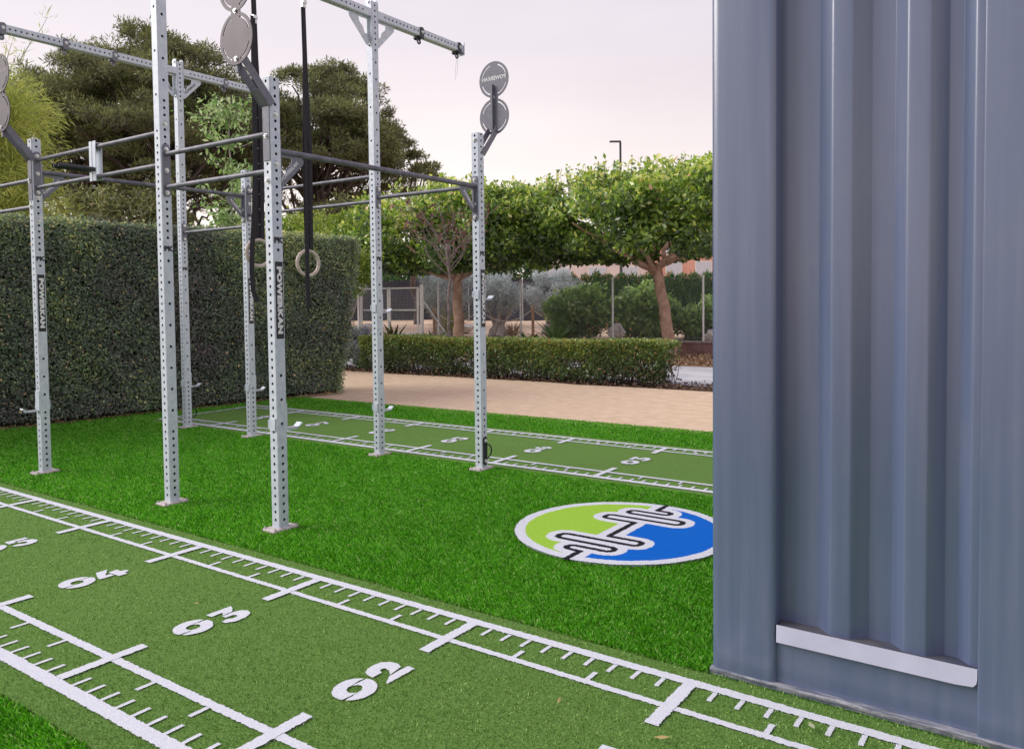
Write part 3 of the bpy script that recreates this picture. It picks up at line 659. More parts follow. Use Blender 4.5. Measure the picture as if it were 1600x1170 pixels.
# high beams with hanging lugs
def beam(x, y0, y1, lugs, zc=3.998):
    mb = MB()
    segs = [(y0, YA-TW/2-0.004), (YA+TW/2+0.004, YB-TW/2-0.004), (YB+TW/2+0.004, y1)]
    for a, b_ in segs:
        L = b_-a; hs = rnd(frange(0.09, L-0.06, 0.05))
        perf_tube(mb, (x, a, zc), Y_, X, Z, L, hs, hs, hr=0.0095)
    o = mb.build('overhead_beam', [M['galv'], M['bore']], rig)
    for y, s_ in ((YA, -1), (YA, 1), (YB, -1), (YB, 1)):
        mb = MB(); plate(mb, (x, y+s_*TW/2, zc-0.05), Y_*s_, X, 0.37, (0.15, -0.145), wd=0.07); mb.build('end_plate', [M['galv'], M['bolt']], o)
        gusset(o, x, y+s_*(TW/2+0.009), zc-TW/2-0.003, s_, 0.20, mat=M['galv'], wh=(x > -6))
    for y in (y0-0.006, y1+0.006):
        mb = MB(); mb.bbox((x, y, zc), (0.10, 0.010, 0.13), 0.003); mb.build('end_plate', M['galv'], o)
    for y in lugs:
        mb = MB(); mb.box((x+TW/2+0.004, y, zc-0.012), (0.007, 0.052, 0.10)); mb.box((x-TW/2-0.004, y, zc-0.012), (0.007, 0.052, 0.10))
        mb.box((x, y, zc-TW/2-0.008), (0.089, 0.060, 0.010)); mb.box((x, y, zc+TW/2+0.005), (0.089, 0.040, 0.008))
        # round eye below
        n = 12; ro, ri = 0.027, 0.011; cz = zc-TW/2-0.045
        vs = [(x+sx_*0.004, y+math.cos(2*math.pi*k2/n)*rr_, cz+math.sin(2*math.pi*k2/n)*rr_) for sx_ in (-1, 1) for rr_ in (ri, ro) for k2 in range(n)]
        fs = []
        for k2 in range(n):
            j = (k2+1) % n; fs += [(k2, j, n+j, n+k2), (2*n+k2, 3*n+k2, 3*n+j, 2*n+j), (n+k2, n+j, 3*n+j, 3*n+k2), (k2, 2*n+k2, 2*n+j, j)]
        mb.add(vs, fs); mb.box((x, y, cz+0.032), (0.009, 0.050, 0.022))
        mb.bolt((x+TW/2+0.008, y, zc), X, 0.012, 0.012, 1)
        mb.build('hanging_lug', [M['gunmetal'] if x > -6 else M['grey'], M['bolt']], o)
    return o
beam(XS[0], 1.9, 6.62, (2.3, 3.50, 4.072, 4.571, 5.9))
beam(XS[2], 1.9, 6.585, (2.3, 4.02, 4.52, 5.942, 6.525))
# double disc targets on slanted arms
def disc_target(x, y, s_, par, text=True):
    yd = y+s_*0.24; zc1, zc2 = 2.965, 3.275; Rr = 0.152
    mb = MB(); th = 0.006
    rad_ = [0.0, 0.121, 0.131, Rr]; n = 64
    for zc in (zc1, zc2):
        for ri, ro in zip(rad_[:-1], rad_[1:]):
            for k2 in range(n):
                a0, a1 = 2*math.pi*k2/n, 2*math.pi*(k2+1)/n; am = math.degrees((a0+a1)/2) % 90
                if abs(ri-0.121) < 1e-6 and 18 < am < 72: continue
                P_ = [(x+math.cos(a)*r_, yy, zc+math.sin(a)*r_) for yy in (yd-th/2, yd+th/2) for a, r_ in ((a0, ri), (a1, ri), (a1, ro), (a0, ro))]
                if ri == 0: mb.add([P_[0], P_[2], P_[3], P_[4], P_[6], P_[7]], [(0, 1, 2), (3, 5, 4)])
                else: mb.add(P_, [(0, 1, 2, 3), (4, 7, 6, 5), (0, 4, 5, 1), (3, 2, 6, 7)])
    # neck between the discs
    zn = (zc1+zc2)/2; hw = 0.038
    prof = [(-0.062, zn-0.030), (-0.044, zn-0.012), (-0.040, zn), (-0.044, zn+0.012), (-0.062, zn+0.030), (0.062, zn+0.030), (0.044, zn+0.012), (0.040, zn), (0.044, zn-0.012), (0.062, zn-0.030)]
    mb.add([(x+a, yd-th/2+0.0006, b_) for a, b_ in prof]+[(x+a, yd+th/2-0.0006, b_) for a, b_ in prof], [tuple(range(10)), tuple(range(19, 9, -1))]+[(i, (i+1) % 10, 10+(i+1) % 10, 10+i) for i in range(10)])
    fr = -s_ # name cut through and mirrored behind; brightness seen through it put into letter colour
    mb.bolt((x, yd-s_*0.004 if s_ > 0 else yd-0.004, zc2-0.150), -Y_, 0.011, 0.010, 2); mb.bolt((x, yd-0.004, zc1-0.118), -Y_, 0.011, 0.010, 2)
    gy = yd-th/2-0.0012
    put_text(mb, tSm, (x, gy, zc2+0.01), -X if s_ > 0 else X, Z, 1)
    put_text(mb, tSm, (x, yd+th/2+0.0012, zc2+0.01), -X if s_ > 0 else X, Z, 1)
    o = mb.build('disc_target', [M['disc'] if s_ < 0 else M['grey2'], M['paintw'] if s_ > 0 else M['disctext'], M['bolt']], par)
    # arm: two slanted side plates, a fin up the back and a channel bolted along the post
    mb = MB()
    dirv = Vector((0, s_*0.20, 0.235)); L = dirv.length; ang = math.atan2(0.235, s_*0.20)
    Mr = Matrix.Rotation(ang, 3, 'X')
    for sx_ in (-1, 1):
        mb.box((x+sx_*0.041, y+s_*(TW/2+0.085), 2.735), (0.005, L, 0.052), 0, Mr)
    mb.box((x, y+s_*(TW/2+0.045), 2.655), (0.080, 0.11, 0.005), 0, Mr)
    mb.box((x, yd-s_*0.018, 3.00), (0.006, 0.028, 0.46))
    mb.box((x-0.012, yd-s_*0.006, 3.00), (0.022, 0.006, 0.46))
    mb.box((x, y+s_*(TW/2+0.003), 2.46), (0.060, 0.006, 0.36)); mb.bolt((x, y+s_*(TW/2+0.006), 2.43), Y_*s_, 0.0115, 0.012, 1)
    mb.build('disc_arm', [M['grey2'], M['bolt']], o)
M['grey2'] = surf('target_coat', (0.155, 0.155, 0.195), (0.20, 0.20, 0.245), 40, 0.5, 0.2)
M['disctext'] = flat('disc_lettering', (0.34, 0.31, 0.33), 0.5)
disc_target(XS[3], YA, -1, rig); disc_target(XS[1], YA, -1, rig); disc_target(XS[3], YB, 1, rig)
# loose bolts on the faces of posts
mb = MB()
for (px, z) in ((XS[3], 2.56), (XS[3], 2.26), (XS[2], 2.66), (XS[1], 2.11), (XS[1], 2.30)): mb.bolt((px+TW/2, YA, z), X, 0.013, 0.014)
for (px, py, z) in ((XS[3], YB, 2.30), (XS[3], YB, 2.52)): mb.bolt((px+TW/2, py, z), X, 0.012, 0.014)
for (px, py, z) in ((XS[3], YA, 2.16), (XS[3], YB, 2.73), (XS[2], YB, 4.03), (XS[0], YB, 4.03), (XS[1], YA, 2.45), (XS[1], YA, 2.23), (XS[2], YB, 3.75), (XS[0], YB, 3.75)): mb.bolt((px, py-TW/2, z), -Y_, 0.014, 0.018)
mb.build('bolt_set', M['bolt'], rig, kind='stuff')

# ------------------------------------------------------------------ attachments hung on the rig
def jcup(px, py, z, s_, label):
    r_ = empty('bar_hook', (px, py, z), label, 'hook', 'steel hooks on the rig posts')
    mb = MB(); h = TW/2
    mb.box((px, py-s_*(h+0.005), z), (0.052, 0.010, 0.075)); mb.box((px, py+s_*(h+0.004), z+0.04), (0.064, 0.008, 0.17))
    mb.box((px-h-0.004, py, z), (0.006, 0.086, 0.05)); mb.build('bracket', M['galv'], r_)
    mb = MB(); mb.box((px, py+s_*(h+0.055), z-0.042), (0.050, 0.10, 0.010)); 
    mb.box((px, py+s_*(h+0.115), z-0.028), (0.050, 0.045, 0.010), 0, Matrix.Rotation(s_*R(38), 3, 'X')); mb.build('prong', M['galv'], r_)
    mb = MB(); mb.box((px, py+s_*(h+0.055), z-0.0355), (0.046, 0.085, 0.004)); mb.build('pad', M['white2'], r_)
M['white2'] = flat('pale_plastic_pad', (0.42, 0.41, 0.44), 0.5)
jcup(XS[3], YA, 0.66, 1, 'steel hook low on the nearest post, prong turned towards the far strip')
jcup(XS[3], YB, 1.46, 1, 'steel hook beside the name sticker on the rightmost post')
jcup(XS[2], YB, 1.35, 1, 'steel hook at mid height on the tall post in front of the wire gate')
jcup(XS[2], YB, 0.44, 1, 'steel hook near the foot of the tall post in front of the wire gate')
jcup(XS[1], YB, 0.52, 1, 'steel hook on the short post just left of the nearest post')
jcup(XS[0], YB, 0.50, 1, 'steel hook low on the tall post close to the big hedge')
jcup(XS[1], YA, 0.57, -1, 'steel hook on the leftmost post, prong pointing left')
def ring_plate(px, py, face, label):
    r_ = empty('anchor_ring', (px, py, 0.15), label, 'anchor', 'black anchor rings at the post feet')
    n = Vector(face); s_ = Vector((abs(n.y), abs(n.x), 0)); mb = MB(); c = Vector((px, py, 0.155))+n*(TW/2)
    plate(mb, c, n, s_, 0.235, (0.085, -0.085), wd=0.05); mb.build('plate', [M['dark'], M['bolt']], r_)
    mb = MB(); c2 = c+n*0.012; d2 = Y_ if abs(n.x) > .5 else Vector((0, 1, 0))
    pts = [c2+Y_*(0.06*math.sin(a)) + n*0.012 + Z*(0.055*math.cos(a)) for a in np.linspace(0, math.pi, 12)]
    mb.tube(pts, 0.006, 8); mb.build('loop', M['dark'], r_)
ring_plate(XS[3], YB, (1, 0, 0), 'black plate with ring loop at the foot of the rightmost post')
ring_plate(XS[0], YB, (0, 1, 0), 'black plate with ring loop at the foot of the tall post by the hedge')
# dip handles on the twin bars
dp = empty('dip_handles', (-6.13, YA, 2.40), 'pair of black round dip handles on a pale upright hung over the twin bars', 'dip handles')
mb = MB(); mb.box((-6.155, YA-0.024, 2.50), (0.036, 0.006, 0.30)).box((-6.10, YA-0.024, 2.50), (0.036, 0.006, 0.30)).box((-6.128, YA+0.024, 2.50), (0.09, 0.006, 0.28)).box((-6.128, YA, 2.634), (0.09, 0.05, 0.006))
mb.box((-6.128, YA-0.0215, 2.50), (0.02, 0.004, 0.29)); mb.build('hanger', M['galv'], dp)
for dx in (-0.035, 0.035):
    mb = MB(); mb.tube([(-6.128+dx*0.9, YA-0.03, 2.435), (-6.128+dx, YA-0.30, 2.435)], 0.0165, 12, cap=False); mb.tube([(-6.128+dx, YA-0.27, 2.435), (-6.128+dx, YA-0.295, 2.435)], 0.012, 12)
    mb.build('handle', M['gunmetal'], dp)

# ------------------------------------------------------------------ gymnastic rings on straps
def gym_ring(x, y, zr, label, tailz, sideloop, zb=3.86):
    r_ = empty('gym_ring', (x, y, zr), label, 'gymnastic ring', 'gymnastic rings hanging from the overhead beam')
    mb = MB(); n = 40; Rr, rr_ = 0.103, 0.0145; ang = R(-8)
    vs = []; fs = []
    for i in range(n):
        a = 2*math.pi*i/n
        for j in range(12):
            b_ = 2*math.pi*j/12; q = (Rr+rr_*math.cos(b_)); lx = q*math.cos(a); zz = q*math.sin(a); ly = rr_*math.sin(b_)
            vs.append((x+ly*math.cos(ang)-lx*math.sin(ang), y+lx*math.cos(ang)+ly*math.sin(ang), zr+zz))
    for i in range(n):
        for j in range(12): fs.append((i*12+j, ((i+1) % n)*12+j, ((i+1) % n)*12+(j+1) % 12, i*12+(j+1) % 12))
    mb.add(vs, fs, 0, True); mb.build('ring', M['ring'], r_)
    def ribbon(pts, wd, nm, yo=0.0, th=0.0022, tw=0.0):
        mb = MB(); vs = []; 
        for i, (dy, dz, dx) in enumerate(pts):
            t = tw*i/(len(pts)-1); cx_, sx2 = math.cos(t+0.12), math.sin(t+0.12)
            for a, b_ in ((-1, -1), (1, -1), (1, 1), (-1, 1)):
                vs.append((x+dx+b_*th/2+a*wd/2*sx2, y+dy+yo+a*wd/2*cx_, dz))
        fs = []
        for i in range(len(pts)-1):
            for k2 in range(4): j = (k2+1) % 4; fs.append((i*4+k2, i*4+j, i*4+4+j, i*4+4+k2))
        mb.add(vs, fs); return mb.build(nm, M['strap'], r_)
    top = 3.92
    zt = zr+Rr
    ribbon([(0.012, zt-0.016, 0), (0.012, 2.9, 0.002), (0.0, top, 0)], 0.036, 'strap')
    ribbon([(0.030, zt-0.012, 0.012), (0.038, 2.7, 0.014), (0.012, 3.3, 0.010), (0.004, top, 0.004)], 0.034, 'strap')
    ribbon([(-0.018, zt-0.006, 0.006), (-0.026, 2.6, 0.010), (-0.012, 3.0, 0.008), (-0.004, 3.3, 0.006)], 0.034, 'strap')
    if sideloop:
        pts = [(-0.02, 3.62, 0.02), (-0.025, 3.0, 0.02), (-0.03, 2.5, 0.02), (-0.05, 2.1, 0.02), (-0.075, 1.85, 0.02), (-0.085, 1.66, 0.02), (-0.075, 1.50, 0.02), (-0.04, 1.42, 0.02)]
        ribbon(pts, 0.040, 'strap_tail')
    else:
        pts = [(-0.012, 3.5, 0.02), (-0.014, 2.7, 0.02), (-0.020, 2.0, 0.02), (-0.025, 1.6, 0.018), (-0.022, tailz, 0.02)]
        ribbon(pts, 0.034, 'strap_tail', tw=0.3)
    mb = MB(); mb.box((x+0.008, y, zb), (0.022, 0.040, 0.06)); mb.box((x+0.02, y, zb+0.015), (0.018, 0.04, 0.025)); mb.build('cam_buckle', M['bolt'], r_)
    mb = MB()      # stitched white length marks on the strap
    for i in range(16):
        z = zt+0.12+i*0.118; mb.box((x+0.0045, y+0.012+0.004*random.uniform(-1, 1), z), (0.002, 0.012, 0.004))
    mb.build('stitch_marks', M['paintw'], r_, kind='stuff')
gym_ring(XS[2], 4.511, 1.735, 'pale wooden gymnastic ring hanging free between posts, clear of everything', 1.36, False)
gym_ring(XS[2], 4.020, 1.800, 'pale wooden gymnastic ring half hidden behind the nearest post', 1.4, True, 3.60)
wr = MB()
for k2 in (0, 1): wr.tube([(XS[2]+0.003, 6.525+k2*0.012, 3.905), (XS[2]+0.003, 6.50+k2*0.03, 3.80), (XS[2], 6.49+k2*0.025, 3.66+0.05*k2)], 0.0018, 5)
tag(wr.build('loose_cord', M['wire']), 'thin frayed cord ends dangling from the lug at the beam end', 'cord')

# ------------------------------------------------------------------ shipping container
ct = empty('shipping_container', (0, 2.89, 0), 'blue grey corrugated shipping container standing on the turf at the right edge', 'container')
CH = 2.9
# corner post: rounded profile
prof = [(-1.118, 3.05), (-1.118, 2.915), (-1.113, 2.900), (-1.102, 2.892), (-1.085, 2.889), (-1.02, 2.8885), (-1.00, 2.8875), (-0.985, 2.8865), (-0.96, 2.8865), (-0.90, 2.8865), (-0.888, 2.888), (-0.878, 2.893), (-0.874, 2.902), (-0.874, 2.960)]
def extrude(mb, prof, z0, z1, smooth=False, mi=0, nz=1):
    n = len(prof); vs = [(a, b_, z0+(z1-z0)*t/nz) for t in range(nz+1) for a, b_ in prof]
    mb.add(vs, [(t*n+i, t*n+i+1, (t+1)*n+i+1, (t+1)*n+i) for t in range(nz) for i in range(n-1)], mi, smooth)
mb = MB(); extrude(mb, prof, 0.012, CH, True); mb.build('corner_post', M['cont'], ct)
# corrugated panel
D0, D1 = 2.962, 2.914
prof = [(-0.874, D0)]
pts = [(-0.745, D0), (-0.690, D1), (-0.625, D1), (-0.570, D0), (-0.500, D0), (-0.455, D1), (-0.388, D1), (-0.338, D0), (-0.300, D0), (-0.262, D1+0.006), (-0.235, D1+0.006)]
def rnd_profile(pts, b=0.012):
    o_ = []
    for i, p in enumerate(pts):
        if i in (0, len(pts)-1): o_.append(p); continue
        a = Vector(pts[i-1]); q = Vector(p); c = Vector(pts[i+1])
        u1 = (a-q).normalized(); u2 = (c-q).normalized()
        for t in (1.0, 0.5, 0, -0.5, -1):
            if t > 0: o_.append(tuple(q+u1*b*t+(u2*b*(1-t)*0.28)))
            elif t < 0: o_.append(tuple(q+u2*b*(-t)+(u1*b*(1+t)*0.28)))
            else: o_.append(tuple(q+(u1+u2)*b*0.24))
    return o_
prof = rnd_profile([(-0.874, D0)]+pts, 0.008)
mb = MB(); extrude(mb, prof, 0.215, CH, True); mb.build('corrugated_panel', M['cont'], ct)
# sloping rail flange under the panel, with a rounded lower right corner
mb = MB(); x0, x1 = -0.871, -0.237
mb.add([(x0, 2.968, 0.226), (x1, 2.968, 0.226), (x1, 2.8925, 0.2255), (x0, 2.8925, 0.2255)], [(0, 3, 2, 1)]); mb.build('rail_top', M['dusty'], ct)
mb = MB()
low = [(x0, 0.166)]+[(x0+(x1-x0)*t, 0.166+0.0) for t in (0.3, 0.6, 0.9)]+[(x1-0.012, 0.170), (x1-0.003, 0.180), (x1, 0.195)]
vs = [(a, 2.8915, 0.230) for a, _ in low]+[(a, 2.8895, z) for a, z in low]; n = len(low)
mb.add(vs, [(i, n+i, n+i+1, i+1) for i in range(n-1)])
vs = [(a, 2.8895, z) for a, z in low]+[(a, 2.897, z) for a, z in low]; mb.add(vs, [(i, n+i, n+i+1, i+1) for i in range(n-1)])
mb.build('rail_flange', M['ledge'], ct)
mb = MB(); mb.box((-0.555, 2.914, 0.115), (0.64, 0.01, 0.215)); mb.build('bottom_rail', M['cont'], ct)
mb = MB(); prof2 = [(x0, 2.935), (x0, 2.93)]
vs = []; nseg = 60
for i in range(nseg+1):
    x = -1.120+(1.12-0.10)*i/nseg; wob = 0.0025*math.sin(i*1.7)+0.002*random.uniform(-1, 1)
    vs += [(x, 2.910, 0.014), (x, 2.8825+wob*.4, 0.013), (x, 2.8805+wob*.4, 0.008+abs(wob)*.5), (x, 2.884, -0.01)]
fs = [(i*4+k2, i*4+k2+1, i*4+5+k2, i*4+4+k2) for i in range(nseg) for k2 in range(3)]
mb.add(vs, fs); mb.build('sill_edge', M['scuff'], ct)
# flat jamb on the right, and the rest of the box
prof = rnd_profile([(-0.237, 2.945), (-0.237, 2.889), (0.35, 2.886), (0.35, 2.945)], 0.008)
mb = MB(); extrude(mb, prof, 0.0, CH, True); mb.build('door_jamb', M['cont'], ct)
mb = MB(); prof = [(0.35, D0)]; x = 0.42
while x < 4.9: prof += [(x, D0), (x+0.068, D1), (x+0.138, D1), (x+0.206, D0)]; x += 0.276
prof = rnd_profile(prof+[(4.93, D0)]); extrude(mb, prof, 0.0, CH, True); mb.build('corrugated_panel', M['cont'], ct)
mb = MB(); mb.box((1.91, 4.11, 1.46), (6.02, 2.30, 2.86)); mb.build('body', M['cont'], ct)

# ------------------------------------------------------------------ big clipped hedge on the left
hd = empty('clipped_hedge', (-10.1, 5.5, 0), 'tall dark clipped hedge wall running along the left side of the turf', 'hedge')
def hx(y): return -9.95+(y-4.0)*0.155      # line of the front foot
H0, H1 = 2.40, 2.32
def hedge_pts(n_face, n_top, n_end):
    Ps = []; Ns = []; U = []
    y = rng.uniform(1.6, 8.85, n_face); z = rng.uniform(0.02, 1, n_face)**0.95*2.42
    x = hx(y)+0.10*(z/2.4)
    bul = 0.05*vn(np.c_[y, z, y*0], 3.0, 4)+0.035*vn(np.c_[y, z, y*0], 8.0, 6)
    endr = np.clip((y-8.45-0.16*(z/2.4))/0.30, 0, 1); x = x+bul-0.40*endr**2
    top = np.clip((z-2.25)/0.17, 0, 1); x = x-0.12*top**2
    P_ = np.c_[x-rng.exponential(0.030, n_face), y+0.14*(z/2.4)*np.clip((y-7.8), 0, 1), z]; Ps.append(P_); Ns.append(np.tile([1.0, 0.1, 0.15], (n_face, 1)))
    y = rng.uniform(1.6, 8.9, n_top); x = hx(y)+0.05-rng.uniform(0, 1.3, n_top)
    z = 2.41-(y-4)*0.012+0.035*vn(np.c_[x, y, y*0], 4.0, 2)+rng.exponential(0.020, n_top)*rng.choice([1, -1], n_top)
    Ps.append(np.c_[x, y, z]); Ns.append(np.tile([0.0, 0, 1.0], (n_top, 1)))
    z = rng.uniform(0.02, 2.38, n_end); x = -9.1-rng.uniform(0.0, 1.4, n_end)
    y = 8.52+0.45*(z/2.4)+0.06*vn(np.c_[x, z, x*0], 3.5, 8)-rng.exponential(0.03, n_end)
    Ps.append(np.c_[x, y, z]); Ns.append(np.tile([0.1, 1.0, 0.1], (n_end, 1)))
    return np.concatenate(Ps), np.concatenate(Ns)
P, N = hedge_pts(145000, 28000, 18000)
base = 0.40+0.20*vn(P, 1.3, 3)+0.16*vn(P, 4.0, 5)+0.16*(P[:, 2]/2.4-0.5)+0.22*np.clip((P[:, 1]-6.8)/2, 0, 1)+0.15*(P[:, 2] > 2.36)  # last term puts the light on the top edge into the leaf tint
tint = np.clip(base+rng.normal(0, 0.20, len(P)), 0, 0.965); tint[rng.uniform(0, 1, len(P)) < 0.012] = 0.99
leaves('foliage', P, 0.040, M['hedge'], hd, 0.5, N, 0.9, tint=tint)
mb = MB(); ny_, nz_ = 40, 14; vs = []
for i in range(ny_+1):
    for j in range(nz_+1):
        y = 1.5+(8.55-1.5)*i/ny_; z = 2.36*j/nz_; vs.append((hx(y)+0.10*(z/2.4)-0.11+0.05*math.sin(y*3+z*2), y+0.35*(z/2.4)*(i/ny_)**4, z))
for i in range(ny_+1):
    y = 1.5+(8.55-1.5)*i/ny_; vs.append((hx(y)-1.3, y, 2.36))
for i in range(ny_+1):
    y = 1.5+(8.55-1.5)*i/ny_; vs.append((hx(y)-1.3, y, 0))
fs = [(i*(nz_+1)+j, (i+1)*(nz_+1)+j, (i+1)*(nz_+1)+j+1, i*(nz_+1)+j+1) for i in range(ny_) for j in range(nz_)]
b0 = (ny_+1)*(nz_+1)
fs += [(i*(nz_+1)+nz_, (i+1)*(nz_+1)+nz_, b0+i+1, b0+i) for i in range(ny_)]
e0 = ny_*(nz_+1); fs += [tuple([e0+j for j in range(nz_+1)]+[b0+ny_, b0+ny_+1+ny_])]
mb.add(vs, fs); mb.build('shade_core', M['hedgecore'], hd)
# soil strip and dead leaves at the hedge foot
lt = rng.uniform(0, 1, 900); P = np.c_[hx(4+lt*4.4)+rng.normal(0.05, 0.07, 900), 4+lt*4.4, np.full(900, 0.024)]
leaves('fallen_hedge_leaves', P, 0.030, flat('dry_leaf_litter', (0.26, 0.17, 0.09), 0.8), None, 0.5, np.tile([0, 0, 1.0], (900, 1)), 0.5, kind='stuff')
tag(bpy.data.objects['fallen_hedge_leaves'], 'dry leaves scattered along the foot of the tall hedge', 'leaves')

# ------------------------------------------------------------------ generic plants
def branch(mb, p, q, r0, r1, wob=0.08, n=6, sides=7):
    p = Vector(p); q = Vector(q); L = (q-p).length; pts = []
    off = Vector((0, 0, 0))
    for i in range(n+1):
        t = i/n; off = Vector([random.uniform(-1, 1)*wob*L*math.sin(math.pi*t) for _ in range(3)])
        pts.append(p.lerp(q, t)+off*0.5)
    mb.tube(pts, [r0+(r1-r0)*i/n for i in range(n+1)], sides); return pts
def blobs_leaves(blobs, per, shell=0.35):
    Ps = []; Ns = []
    for c, rad_ in blobs:
        n = int(per*rng.uniform(0.75, 1.25)); d = unit(rng.normal(size=(n, 3))); r_ = rng.uniform(0, 1, (n, 1))**shell
        Ps.append(np.array(c)+d*r_*np.array(rad_)); Ns.append(d)
    return np.concatenate(Ps), np.concatenate(Ns)
def umbrella_tree(name, base, fork, crown_c, semi, nblob, per, label, leafm, leaf=0.095, br=0.5, trunk_r=(0.17, 0.13), seed=1, group=None, cat='tree', limbs=9, bark=None, tint_top=0.25):
    random.seed(seed); t = empty(name, base, label, cat, group)
    mb = MB(); branch(mb, base, fork, trunk_r[0], trunk_r[1], 0.03, 7, 12)
    cc = Vector(crown_c)
    tips = []
    for i in range(limbs):
        a = 2*math.pi*i/limbs+random.uniform(-.3, .3); rr_ = random.uniform(0.55, 0.85)
        q = cc+Vector((math.cos(a)*semi[0]*rr_, math.sin(a)*semi[1]*rr_, -semi[2]*random.uniform(0.05, 0.45)))
        p0 = Vector(fork)-Vector((0, 0, random.uniform(0, 0.15)))
        pts_ = branch(mb, p0, q, trunk_r[1]*0.6, 0.022, 0.09, 7, 7)
        for k2 in (3, 5):
            q2 = pts_[k2]+Vector((random.uniform(-1, 1), random.uniform(-1, 1), random.uniform(0.3, 1.0)))*min(semi)*0.7; branch(mb, pts_[k2], q2, 0.03, 0.010, 0.1, 4, 5)
    mb.build('trunk', bark or M['bark'], t)
    bl = []
    for i in range(nblob):
        d = unit(rng.normal(size=(1, 3)))[0]; r_ = rng.uniform(0.45, 1.0)**0.6
        d = np.sign(d)*np.abs(d)**0.72; d[2] = d[2]*(1.0 if d[2] > 0 else 0.95)
        c = np.array(crown_c)+d*r_*np.array(semi)*0.92
        s_ = br*rng.uniform(0.7, 1.25); bl.append((c, (s_, s_, s_*0.75)))
    P_, N_ = blobs_leaves(bl, per)
    # flat underside
    zmin = crown_c[2]-semi[2]*0.85; P_[:, 2] = np.where(P_[:, 2] < zmin, zmin+rng.uniform(0, 0.25, len(P_)), P_[:, 2])
    rel = (P_[:, 2]-crown_c[2])/semi[2]
    tint = np.clip(0.38+tint_top*rel+0.22*vn(P_, 2.6, seed)+0.12*vn(P_, 7.0, seed+3)+rng.normal(0, 0.25, len(P_)), 0, 0.975)  # height term puts the lit top and shaded underside into the leaf tint
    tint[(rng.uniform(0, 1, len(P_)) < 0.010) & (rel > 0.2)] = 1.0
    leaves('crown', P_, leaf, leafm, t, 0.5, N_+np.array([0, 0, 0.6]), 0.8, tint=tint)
    # shoots above the crown
    S_ = []; mb = MB()
    for i in range(int(nblob*0.9)):
        a = rng.uniform(0, 2*math.pi); r_ = rng.uniform(0, 1)**0.5*0.9; h = random.uniform(0.15, 0.42)
        x, y = crown_c[0]+math.cos(a)*r_*semi[0], crown_c[1]+math.sin(a)*r_*semi[1]; z = crown_c[2]+semi[2]*math.sqrt(max(0, 1-r_*r_))*0.92
        q = Vector((x+random.uniform(-.1, .1), y, z+h)); mb.tube([(x, y, z-0.2), q], [0.008, 0.003], 4)
        for k2 in range(9): S_.append(Vector((x, y, z)).lerp(q, k2/8)+Vector([random.uniform(-.04, .04) for _ in range(3)]))
    mb.build('shoots', M['darkbark'], t, kind='stuff')
    S_ = np.array([tuple(s_) for s_ in S_]); leaves('shoot_leaves', S_, leaf*0.95, leafm, t, 0.5, tint=rng.uniform(0.2, 1.0, len(S_)))
    return t
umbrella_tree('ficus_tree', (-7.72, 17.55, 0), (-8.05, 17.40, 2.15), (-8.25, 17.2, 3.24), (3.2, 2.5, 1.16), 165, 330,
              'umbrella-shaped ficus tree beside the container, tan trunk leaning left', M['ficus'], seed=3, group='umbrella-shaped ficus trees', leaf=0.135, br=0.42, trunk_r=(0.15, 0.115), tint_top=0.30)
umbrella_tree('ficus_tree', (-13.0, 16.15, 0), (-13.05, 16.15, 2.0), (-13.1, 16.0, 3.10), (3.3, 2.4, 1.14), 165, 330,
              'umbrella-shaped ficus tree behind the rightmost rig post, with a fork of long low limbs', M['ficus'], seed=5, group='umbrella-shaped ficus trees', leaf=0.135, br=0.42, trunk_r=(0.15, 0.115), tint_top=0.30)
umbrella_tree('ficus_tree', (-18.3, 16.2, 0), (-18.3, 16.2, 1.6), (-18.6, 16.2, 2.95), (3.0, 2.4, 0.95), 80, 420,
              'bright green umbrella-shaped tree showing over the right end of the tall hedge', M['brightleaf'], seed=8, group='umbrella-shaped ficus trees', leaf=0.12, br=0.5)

def shrub(name, c, semi, nblob, per, mat, label, leaf=0.07, br=0.3, seed=1, cat='shrub', group=None, aspect=0.5, stems=True, tint_top=0.2, zmin=None, shell=0.5):
    random.seed(seed); t = empty(name, (c[0], c[1], c[2]-semi[2]), label, cat, group)
    bl = []
    for i in range(nblob):
        d = unit(rng.normal(size=(1, 3)))[0]; r_ = rng.uniform(0.3, 1)**0.5
        s_ = br*rng.uniform(0.6, 1.3); bl.append((np.array(c)+d*r_*np.array(semi)*0.85, (s_, s_, s_*0.9)))
    P_, N_ = blobs_leaves(bl, per, shell)
    if zmin is not None: P_[:, 2] = np.maximum(P_[:, 2], zmin+rng.uniform(0, .1, len(P_)))
    rel = (P_[:, 2]-c[2])/semi[2]
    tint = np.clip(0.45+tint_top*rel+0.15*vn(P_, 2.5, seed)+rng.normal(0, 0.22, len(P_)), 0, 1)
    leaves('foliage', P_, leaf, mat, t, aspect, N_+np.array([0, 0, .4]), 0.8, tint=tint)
    if stems:
        mb = MB(); b_ = Vector((c[0], c[1], c[2]-semi[2]))
        for i in range(6): branch(mb, b_+Vector((random.uniform(-.1, .1), random.uniform(-.1, .1), -0.05)), Vector(c)+Vector([random.uniform(-.6, .6)*s_ for s_ in semi]), 0.022, 0.006, 0.1, 5, 5)
        mb.build('stems', M['greybark'], t)
    return t

